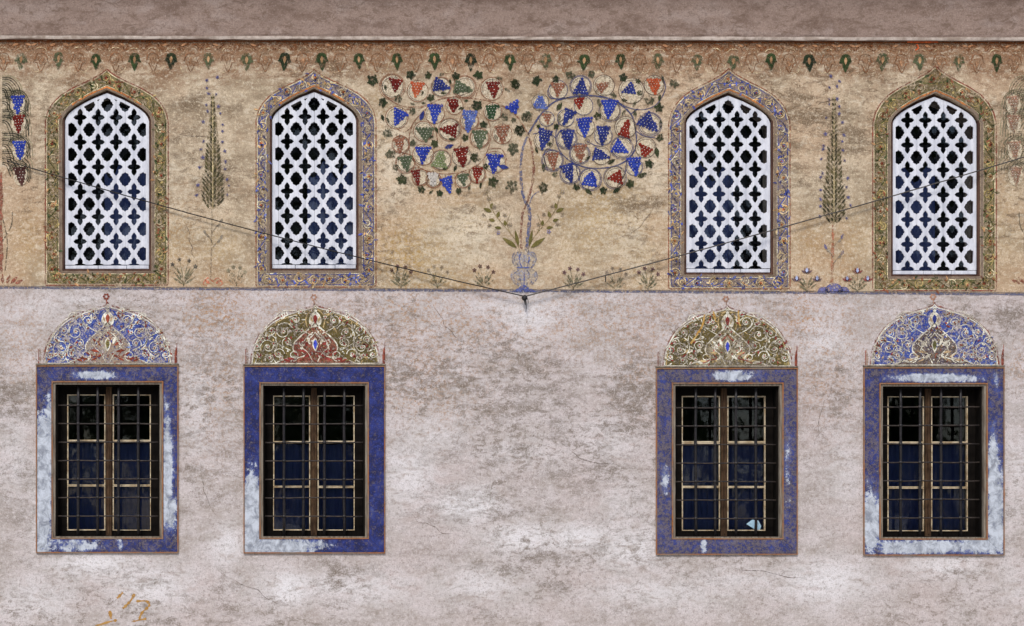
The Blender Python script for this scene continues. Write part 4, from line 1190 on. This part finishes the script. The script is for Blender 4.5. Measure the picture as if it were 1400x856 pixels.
def vine():
    t = thing("painted_vine", W(716, 400), "large painted vine of blue, red and green grapes rising from a vase", "mural")
    ZL = lambda pts: [(490 + x / Z, 60 + y / Z) for x, y in pts]
    ZR = lambda pts: [(700 + x / Z, 60 + y / Z) for x, y in pts]
    blue = paint((82, 90, 128), .54, (114, 120, 148)); red = paint((118, 64, 54), .58, (140, 92, 76)); orange = paint((140, 92, 66), .52, (120, 84, 70))
    p = Paint()
    trunk = curve([(720, 345), (722, 322), (724, 300), (723, 285), (718, 275), (714, 262)] + ZR([(48, 720), (48, 620), (62, 540), (95, 465)]), 6)
    p.stroke(trunk, list(np.linspace(5.4, 2.6, len(trunk))), blue, 1, jit=.25)
    br = curve([(723, 283), (727, 270), (733, 264), (737, 262)], 6); p.stroke(br, 1.2, blue, 1, jit=.3)
    p.build("blue_stem", t)
    p = Paint()
    rt = curve([(713, 340), (712, 325), (713, 305), (715, 290), (721, 276), (727, 255)] + ZR([(115, 690), (112, 610), (100, 530), (80, 470)]), 6)
    p.stroke(rt, 3.0, red, 1, jit=.45)
    p.build("red_stem", t)
    p = Paint()
    sp = curve(ZR([(95, 465), (150, 380), (220, 312), (300, 286), (420, 276), (540, 300), (630, 372), (655, 450), (660, 540), (622, 610), (540, 652), (430, 662), (340, 640), (270, 590), (235, 520), (240, 440), (275, 400)]), 8)
    p.stroke(sp, list(np.linspace(2.6, 1.0, len(sp))), RINGB, 1, jit=.3)
    for q in ([(560, 305), (620, 340), (700, 350), (770, 320), (815, 240), (800, 175)], [(630, 375), (670, 345)], [(655, 460), (700, 490), (760, 500)], [(610, 620), (600, 690), (560, 760)], [(270, 590), (190, 560), (170, 600), (190, 670)], [(110, 480), (190, 470), (230, 500)],
              [(300, 286), (210, 290), (190, 250), (220, 205)], [(340, 640), (350, 700), (380, 770)], [(400, 518), (440, 540), (470, 545)]):
        p.stroke(curve(ZR(q), 6), 1.2, RINGB, 1, jit=.4)
    p.stroke(spiral(700 + 402 / Z, 60 + 518 / Z, 5, 1.8, 0, 1, 24), .9, RINGK, 2)
    p.build("spiral_branch", t)
    p = Paint()
    sl = curve(ZR([(80, 470)]) + ZL([(850, 395), (800, 350), (720, 312), (620, 292), (500, 284), (410, 305), (340, 365), (285, 435), (268, 530), (285, 610), (330, 660), (420, 690), (530, 685), (640, 640), (690, 560), (705, 480), (690, 410), (640, 370)]), 8)
    p.stroke(sl, list(np.linspace(1.8, 1.0, len(sl))), orange, 1, jit=.35)
    for q in ([(410, 308), (340, 330), (250, 335), (170, 300), (130, 250), (125, 200)], [(370, 330), (300, 345), (250, 350)], [(285, 440), (240, 470), (190, 440)], [(268, 530), (230, 490), (190, 500)], [(330, 660), (290, 660), (240, 690)], [(620, 292), (640, 230), (660, 200)], [(690, 560), (760, 560), (790, 620)],
              [(500, 284), (560, 270), (610, 250)], [(530, 685), (510, 720), (520, 760)], [(420, 690), (440, 740), (470, 760)], [(400, 430), (420, 510), (400, 560)], [(540, 470), (545, 530), (520, 560)]):
        p.stroke(curve(ZL(q), 6), 1.1, orange, 1, jit=.4)
    p.build("spiral_branch", t)
    for base, L, rc in ((490, LEFT, RINGR), (700, RIGHT, RINGB)):
        for (x, y, w, h, a, col, rr, dx, dy) in L:
            X, Y = base + x / Z, 60 + y / Z
            o = grape_cluster(X, Y, w / Z, h / Z, a, GCOL[col], t)
            if rr:
                p = Paint(); cx, cy, r = X + dx / Z, Y + dy / Z, rr / Z
                p.disc(cx, cy, r * .96, PALE, 1, 20)
                p.ring(cx, cy, r, .85, random.choice([rc, rc, RINGK]), 2); p.ring(cx + .4, cy + .3, r * .86, .6, RINGK, 2, a0=random.uniform(0, 180), a1=random.uniform(260, 420))
                if random.random() < .35: p.ring(cx, cy + .3, r * 1.12, .7, rc, 2)
                p.build("tendril_ring", o)
    lm = [vine_leaf_mesh(v) for v in range(6)]
    for base, L in LEAVES:
        for x, y, r in L:
            o = link("leaf", random.choice(lm), t, W(base + x / Z, 60 + y / Z), (0, random.uniform(0, 6.28), 0)); s = r / Z * 1.16
            o.scale = (s * random.uniform(.9, 1.1), 1, s * random.uniform(.9, 1.1))
    for base, L in SLIM:
        for x, y, l, a in L:
            p = Paint(); q = leafpts(base + x / Z - l / Z / 2 * math.cos(R(a)), 60 + y / Z - l / Z / 2 * math.sin(R(a)), l / Z * 1.15, l / Z * .52, R(a))
            m = PB2 if (base == 490 and (x, y) in ((337, 385), (480, 547), (770, 655))) else random.choice(LEAFM)
            p.poly(q, m, 3); p.build("slim_leaf", t)
    # sprays beside the vase
    ol = paint((100, 94, 52), .22, (122, 112, 66)); st = paint((120, 106, 74), .45); vio = paint((124, 120, 164), .45, (150, 146, 184)); gy = paint((120, 108, 96), .5)
    for s in (-1, 1):
        def M(x, y): return (600 + x / 4.504, 250 + y / 4.504) if s < 0 else (832 - x / 4.504, 250 + y / 4.504)
        p = Paint()
        p.stroke([M(*q) for q in curve([(500, 430), (480, 370), (440, 310), (380, 240), (330, 170), (300, 80), (295, 40)], 6)], 1.1, st, 1, jit=.4)
        p.stroke([M(*q) for q in curve([(440, 310), (420, 250), (440, 190)], 6)], .9, st, 1, jit=.4)
        for (x, y, L, w, an) in ((480, 400, 110, 30, 215), (490, 390, 105, 22, 258), (385, 280, 44, 20, 190), (410, 265, 36, 22, 262), (360, 215, 42, 24, 285), (345, 235, 40, 22, 195), (325, 180, 56, 26, 205), (320, 160, 38, 22, 285)):
            X, Y = M(x, y); a = R(an) if s < 0 else math.pi - R(an)
            p.poly(leafpts(X, Y, L / 4.504, w / 4.504, a), ol, 2)
        p.build("leafy_spray", t)
        for x, y in ((285, 200), (312, 258), (370, 305), (400, 200), (440, 250), (300, 90), (290, 60), (340, 150)):
            X, Y = M(x + random.uniform(-8, 8), y + random.uniform(-8, 8)); put_flower(("vio", y % 2), vio if y % 4 else gy, st, 3.2, X, Y, t, 5, "faded_flower")
    # the vase
    p = Paint()
    va = paint((160, 160, 172), .62, (182, 180, 184)); vb = paint((78, 90, 156), .5, (108, 118, 170)); vk = paint((104, 104, 122), .58)
    out = [(703, 346), (700, 352), (701, 359), (705, 364), (709, 367), (702, 370), (698.5, 376), (700, 383), (706, 389), (712, 392), (706, 396), (700, 399.5), (733, 399.5), (727, 396), (720, 392), (727, 389), (733, 383), (734.5, 376), (731, 370), (724, 367), (728, 364), (732, 359), (733, 352), (730, 346), (723, 344.5), (716.5, 345.5), (710, 344.5)]
    p.poly(out, va, 1); p.stroke(curve(out + out[:1], 3), 1.3, vk, 2, jit=.6)
    p.poly([(716, 389), (724, 394), (733, 399.3), (701, 399.3), (708, 394)], vb, 3)
    for a in (-12, -6, 0, 6, 12):
        p.stroke(curve([(716.5 + a * .8, 347), (716.5 + a * 1.15, 354), (716.5 + a * .6, 365)], 5), 1.4, vb if a in (-6, 6) else vk, 3, jit=.5)
        p.stroke(curve([(716.5 + a * .6, 369), (716.5 + a * 1.25, 377), (716.5 + a * .6, 389)], 5), 1.3, vk if a else vb, 3, jit=.5)
    p.stroke([(705, 366), (728, 366)], 1.6, vb, 3, jit=.4)
    for a in (711, 722): p.poly(leafpts(a, 380, 5, 2.4, math.pi / 2), vk, 4)
    p.build("vase", t)

# ------------------------------------------------------------------ painted cypresses, weeping trees, small flowers
def cypress(cx, top, low, wmax, foot, label, style):
    t = thing("painted_cypress", W(cx, foot), label, "mural", "painted cypresses between the arched windows")
    f0 = paint((120, 110, 84), .64, (140, 128, 98)); lf = [paint((62, 62, 40), .46, (88, 84, 56)), paint((78, 74, 48), .5, (104, 96, 64)), paint((50, 50, 36), .44, (72, 70, 50))]
    pl = paint((176, 160, 122), .4)
    H = low - top
    def hw(v): return wmax / 2 * (min(1, v / .85) ** .85 if v < .9 else max(.15, 1 - ((v - .9) / .1) ** 2 * .8)) * .96 + .6
    p = Paint()
    ys = np.linspace(0, 1, 26)
    p.poly([(cx + hw(v), top + H * v) for v in ys] + [(cx - hw(v), top + H * v) for v in ys[::-1]], f0, 0)
    p.stroke([(cx, top + H * v) for v in ys], 1.3, pl, 2, jit=.4)
    p.build("crown", t)
    v = .03
    while v < .97:
        w = hw(v); y = top + H * v
        for s in (-1, 1):
            n = max(1, int(w / 4.2))
            for i in range(n):
                p = Paint()
                p.poly(leafpts(cx + s * (i * w / n + .5), y + random.uniform(-1, 1) + 3, min(9.5, w * .75 + 3), 2.6, -math.pi / 2 + s * (.45 + .12 * i)), random.choice(lf), 3)
                p.build("leaf", t)
        v += .036
    p = Paint()
    tr = paint((146, 90, 66), .62) if style == "mound" else paint((130, 116, 96), .6)
    p.stroke(curve([(cx - 1, low - 3), (cx - 2, (low + foot) / 2), (cx - 3, foot - 8)], 8), 3.6 if style == "mound" else 1.8, tr, 1, jit=.4)
    p.build("trunk", t)
    p = Paint(); vio = paint((84, 86, 132), .5, (116, 112, 150)); pk = paint((186, 108, 82), .5)
    if style == "mound":
        for (x, r, yy) in ((cx - 14, 8, foot), (cx, 13, foot), (cx + 13, 8, foot)):
            p.poly([(x + r * math.cos(a), yy - r * .95 * math.sin(a)) for a in np.linspace(0, math.pi, 12)], paint((98, 104, 168), .5, (130, 130, 176)), 1)
            p.stroke([(x + r * math.cos(a), yy - r * .95 * math.sin(a)) for a in np.linspace(0, math.pi, 12)], .9, vio, 2)
    else:
        for s in (-1, 1):
            p.stroke(curve([(cx, foot - 6), (cx + s * 7, foot - 11), (cx + s * 13, foot - 3), (cx + s * 8, foot)], 5), 1.2, pk, 1, jit=.3)
            p.poly(leafpts(cx + s * 4, foot - 3, 10, 4, -math.pi / 2 + s * .9), pk, 1)
    p.build("foot", t)
    # loose flowers either side of the crown
    y = top - 22
    while y < low - 8:
        vv = max(0, (y - top) / H)
        for s in (-1, 1):
            if random.random() < .9:
                put_flower(("cy", 0), vio, paint((60, 58, 90), .3), 2.7, cx + s * (hw(vv) + 4.5 + random.uniform(-1.5, 3.5)), y + random.uniform(-4, 4), t, 5).scale = (random.uniform(.7, 1.2), 1, random.uniform(.7, 1.2))
        y += 12.5
    # twigs with buds at the trunk
    p = Paint(); tw = paint((120, 112, 100), .5)
    for s, yy in ((1, low + 18), (-1, low + 32), (1, low + 40)):
        p.stroke(curve([(cx - 1, yy + 14), (cx + s * 5, yy + 6), (cx + s * 10, yy)], 5), .9, tw, 1)
        p.poly(leafpts(cx + s * 10, yy + 2, 8, 4, -math.pi / 2 + s * .4), vio if style == "mound" else tw, 2); p.poly(leafpts(cx + s * 5, yy + 6, 7, 3, -math.pi / 2 + s), tw, 2)
    p.build("twig", t)

def weeping_tree(cx, side, label, faded=False):
    t = thing("painted_weeping_tree", W(cx, 392), label, "mural")
    dk = paint((56, 58, 48), .3, (84, 82, 66)) if not faded else paint((92, 88, 70), .5); lt = paint((128, 122, 96), .45)
    p = Paint()
    for c0, y0, w, h in ((0, 104, 30, 62), (0, 122, 41, 58), (0, 148, 42, 60), (0, 180, 44, 56), (0, 205, 44, 44)):
        for k in range(9):
            ww = w * (1 - k * .085)
            for s in (-1, 1):
                p.stroke(curve([(cx + s * 2, y0 + k * 2.4), (cx + s * ww * .55, y0 + 1 + k * 2.6), (cx + s * ww * .93, y0 + 14 + k * 2.6), (cx + s * ww, y0 + h * .62 + k)], 6), 1.25 if k % 2 else 1.0, dk if k % 3 else lt, 1, jit=.4)
    p.build("crown", t)
    p = Paint(); rd = paint((128, 72, 58), .52)
    p.stroke([(cx + random.uniform(-.6, .6), y) for y in range(236, 378, 6)], 5.0, rd, 1, jit=.45)
    p.stroke(curve([(cx + side * 3, 300), (cx + side * 9, 330), (cx + side * 6, 370)], 6), 1.6, paint((96, 88, 72), .5), 1, jit=.4)
    p.stroke(curve([(cx + side * 2, 330), (cx + side * 14, 310), (cx + side * 16, 290)], 6), 1.4, paint((96, 88, 72), .5), 1, jit=.4)
    p.build("trunk", t)
    p = Paint()
    for k in range(7): p.poly(leafpts(cx - 14 + k * 5.5, 388, 14, 5, R(-90 + (k - 3) * 22)), rd, 1)
    p.build("foot", t)
    for s in (-1, 1):
        for y, col in ((144, PB), (170, PR2), (206, PB), (241, paint((70, 44, 40), .25))):
            if faded: col = paint((134, 100, 82), .58)
            X = cx + s * 24 + (y - 144) * .03
            o = grape_cluster(X, y, 17, 24, random.uniform(-6, 6), col, t)
            p = Paint(); p.disc(X, y - 1, 10, PALE, 2, 16, 14)
            for r_ in (11, 13.2, 15.4): p.stroke([(X - 1 + r_ * math.cos(a), y - 3 + r_ * 1.15 * math.sin(a)) for a in np.linspace(R(-165), R(40), 18)] if s > 0 else [(X + 1 - r_ * math.cos(a), y - 3 + r_ * 1.15 * math.sin(a)) for a in np.linspace(R(-165), R(40), 18)], .9, dk, 2, jit=.4)
            p.build("frond", o)

def sprig(x, y, h, label, kind, flw, group="painted flower sprigs along the blue stripe"):
    t = thing("painted_sprig", W(x, y), label, "mural", group)
    st = paint((104, 100, 78), .52 if kind != 2 else .64); lf = paint((96, 98, 76), .54 if kind != 2 else .66, (124, 120, 96))
    p = Paint()
    tips = [(-.42, .82), (-.16, 1.0), (.2, .96), (.45, .74)] if kind != 1 else [(0, 1.0), (-.5, .62), (.5, .62)]
    for u, v in tips:
        p.stroke(curve([(x, y), (x + u * h * .35, y - v * h * .5), (x + u * h, y - v * h)], 5), .9, st, 1, jit=.4)
    for s in (-1, 1):
        for q in range(3): p.poly(leafpts(x + s * 1, y - 2 - q * 3, h * .55, 3.2, -math.pi / 2 + s * (.95 - q * .25)), lf, 1)
    p.build("stem", t)
    if kind == 1:
        m = paint(flw, .35); m2 = paint((150, 160, 196), .4)
        p = Paint()
        for u, v in tips:
            cx, cy = x + u * h, y - v * h
            for a in (-150, -115, -90, -65, -30): p.poly(leafpts(cx, cy + 3, 9 if u == 0 else 8, 3.2, R(a)), m, 2)
            p.poly(leafpts(cx, cy + 2, 7, 4, R(-90)), m2, 3)
        p.build("blossom", t)
    else:
        m = paint(flw, .35)
        for u, v in tips: put_flower(("sp", flw), m, st, 3.0, x + u * h, y - v * h, t, 5)

# ------------------------------------------------------------------ build the wall's furniture
for k in range(4): lattice_window(k)
for k in range(4): barred_window(k)
for k in range(4): lunette(k)
frieze()
vine()
cypress(291, 128, 286, 29, 391, "painted olive cypress with thin grey trunk and coral foot", "coral")
cypress(1140, 130, 307, 30, 400, "painted olive cypress with red trunk rising from a blue mound", "mound")
weeping_tree(1, 1, "painted weeping tree with hanging grapes and a red trunk")
weeping_tree(1409, -1, "faded painted weeping tree with brownish grapes, where the grey cable climbs past", True)
sprig(251, 391, 36, "grey painted sprig with dark buds, between olive bordered window and coral footed cypress", 0, (70, 66, 64))
sprig(323, 391, 26, "faint painted leafy sprig between coral footed cypress and blue bordered window", 2, (120, 112, 92))
for x, nm in ((548, "with two dark buds, beside the blue bordered window"), (598, "very faded, first beside the vase spray"), (661, "with dark red buds, beside the vase")):
    sprig(x, 394, 30, "painted sprig " + nm + ", under green grapes", 0 if x != 598 else 2, (84, 52, 52) if x != 598 else (140, 124, 104))
for x, nm in ((784, "with red and violet buds, beside the vase"), (842, "faint and greyish, midway along"), (886, "with dark round buds, beside the blue bordered window")):
    sprig(x, 397, 30, "painted sprig " + nm + ", under the blue grape spiral", 0 if x != 842 else 2, (96, 66, 74) if x != 842 else (128, 114, 100))
sprig(1103, 399, 28, "painted iris of brown and blue petals beside the blue mound", 1, (92, 72, 74))
sprig(1172, 399, 28, "painted iris with red brown petals, between cypress mound and olive bordered window", 1, (112, 62, 56))

# stripe between the two zones
p = Paint()
bl = paint((92, 96, 126), .5, (118, 118, 134)); bl2 = paint((104, 96, 92), .4)
for x in range(-500, 1900, 40):
    p.stroke([(x + i * 5, line_y(x + i * 5) + random.uniform(-.3, .3)) for i in range(9)], 2.6, bl, 0, jit=.35)
    p.stroke([(x + i * 5, line_y(x + i * 5) - 2.2 + random.uniform(-.2, .2)) for i in range(9)], 1.1, bl2, 1, jit=.5)
p.build("painted_stripe", wall)
# ochre brush marks low on the wall
p = Paint(); oc = paint((178, 134, 66), .42, (190, 150, 90))
for pts in ([(130, 856), (150, 850), (160, 848)], [(168, 832), (178, 822), (184, 812)], [(150, 835), (152, 846)], [(186, 822), (200, 822), (204, 828), (194, 838), (190, 848)], [(160, 818), (168, 810)], [(180, 850), (200, 846)]):
    p.stroke(curve(pts, 5), 3.2, oc, 0, jit=.6)
p.build("ochre_brush_mark", wall)

# hairline cracks in the plaster
ck = paint((92, 80, 70), .5)
for x, y, dx, dy, n in ((40, 470, 1, 7, 9), (590, 412, 5, 9, 11), (760, 600, 9, 3, 12), (1140, 520, -2, 8, 13), (560, 700, 8, 4, 9), (268, 620, 3, 8, 10), (860, 330, 4, -6, 8), (1095, 150, 7, -2, 9), (235, 180, 8, 1, 6), (250, 300, 2, 7, 7), (1000, 775, 10, 2, 10), (310, 790, 9, 4, 8)):
    p = Paint(); q = [(x, y)]
    for i in range(n): q.append((q[-1][0] + dx + random.uniform(-4, 4), q[-1][1] + dy + random.uniform(-4, 4)))
    p.stroke(curve(q, 3), .75, ck, 0, taper=2, jit=.5); p.build("crack", wall)

# ------------------------------------------------------------------ the two wires and their hook
HK = (716.5, 406.5)
def wire(pts, rad, mat, label):
    b = bmesh.new(); tube(b, [W(x, y, d) for x, y, d in pts], rad, 8)
    o = obj("cable", b, mat, smooth=True); tag(o, label, "cable"); return o
def sag(p, q, n, s, d0, d1):
    out = []
    for i in range(n + 1):
        u = i / n; out.append((p[0] + (q[0] - p[0]) * u, p[1] + (q[1] - p[1]) * u + s * 4 * u * (1 - u) + random.uniform(-.12, .12), d0 + (d1 - d0) * u))
    return out
wire(sag((11, 221), HK, 40, 7, -.02, -.055), .0052, M_CABLE, "thin black cable slanting down across the lattice windows to the hook")
wire(sag(HK, (1560, 166), 50, 6, -.055, -.03), .0058, M_CABLE2, "thin grey cable slanting up from the hook across two lattice windows")
for x, y in ((542, 368), (826, 380)):
    b = bmesh.new(); tube(b, [W(x, y + 7, -.05), W(x + .5, y + 2, -.05), W(x + .5, y - 3, -.052)], [.004, .006, .003], 6)
    tag(obj("cable_tie", b, M_CABLE), "small black tie knotted on the %s cable" % ("black" if x < 700 else "grey"), "cable tie")
t = thing("wall_hook", W(716, 412), "black iron hook where the two cables meet, frayed ends hanging", "hook")
b = bmesh.new(); tube(b, [W(717, 405, .02), W(717, 405.5, -.03), W(717, 407, -.06), W(716, 411, -.065), W(715, 409, -.07)], [.012, .013, .016, .012, .008], 8); obj("hook_pin", b, M_IRON, t, smooth=True)
b = bmesh.new(); bmesh.ops.create_uvsphere(b, u_segments=10, v_segments=8, radius=.024, matrix=Matrix.LocRotScale(W(716, 408.5, -.05), None, (1.2, .8, 1.1))); obj("tape_wrap", b, M_CABLE, t, smooth=True)
for pts, r in (([(716, 409), (718, 416), (718, 424), (717.5, 428)], .005), ([(714, 408), (716, 414), (717, 418)], .007), ([(719, 408), (721, 413), (721, 417)], .004)):
    b = bmesh.new(); q = curve(pts, 4); tube(b, [W(x, y, -.055) for x, y in q], list(np.linspace(r, r * .4, len(q))), 6); obj("frayed_end", b, M_CABLE, t, smooth=True)
b = bmesh.new(); tube(b, [W(11, 221, .02), W(11, 221, -.03)], .008, 8)
tag(obj("wall_nail", b, M_IRON), "iron nail holding the upper end of the black cable", "nail")
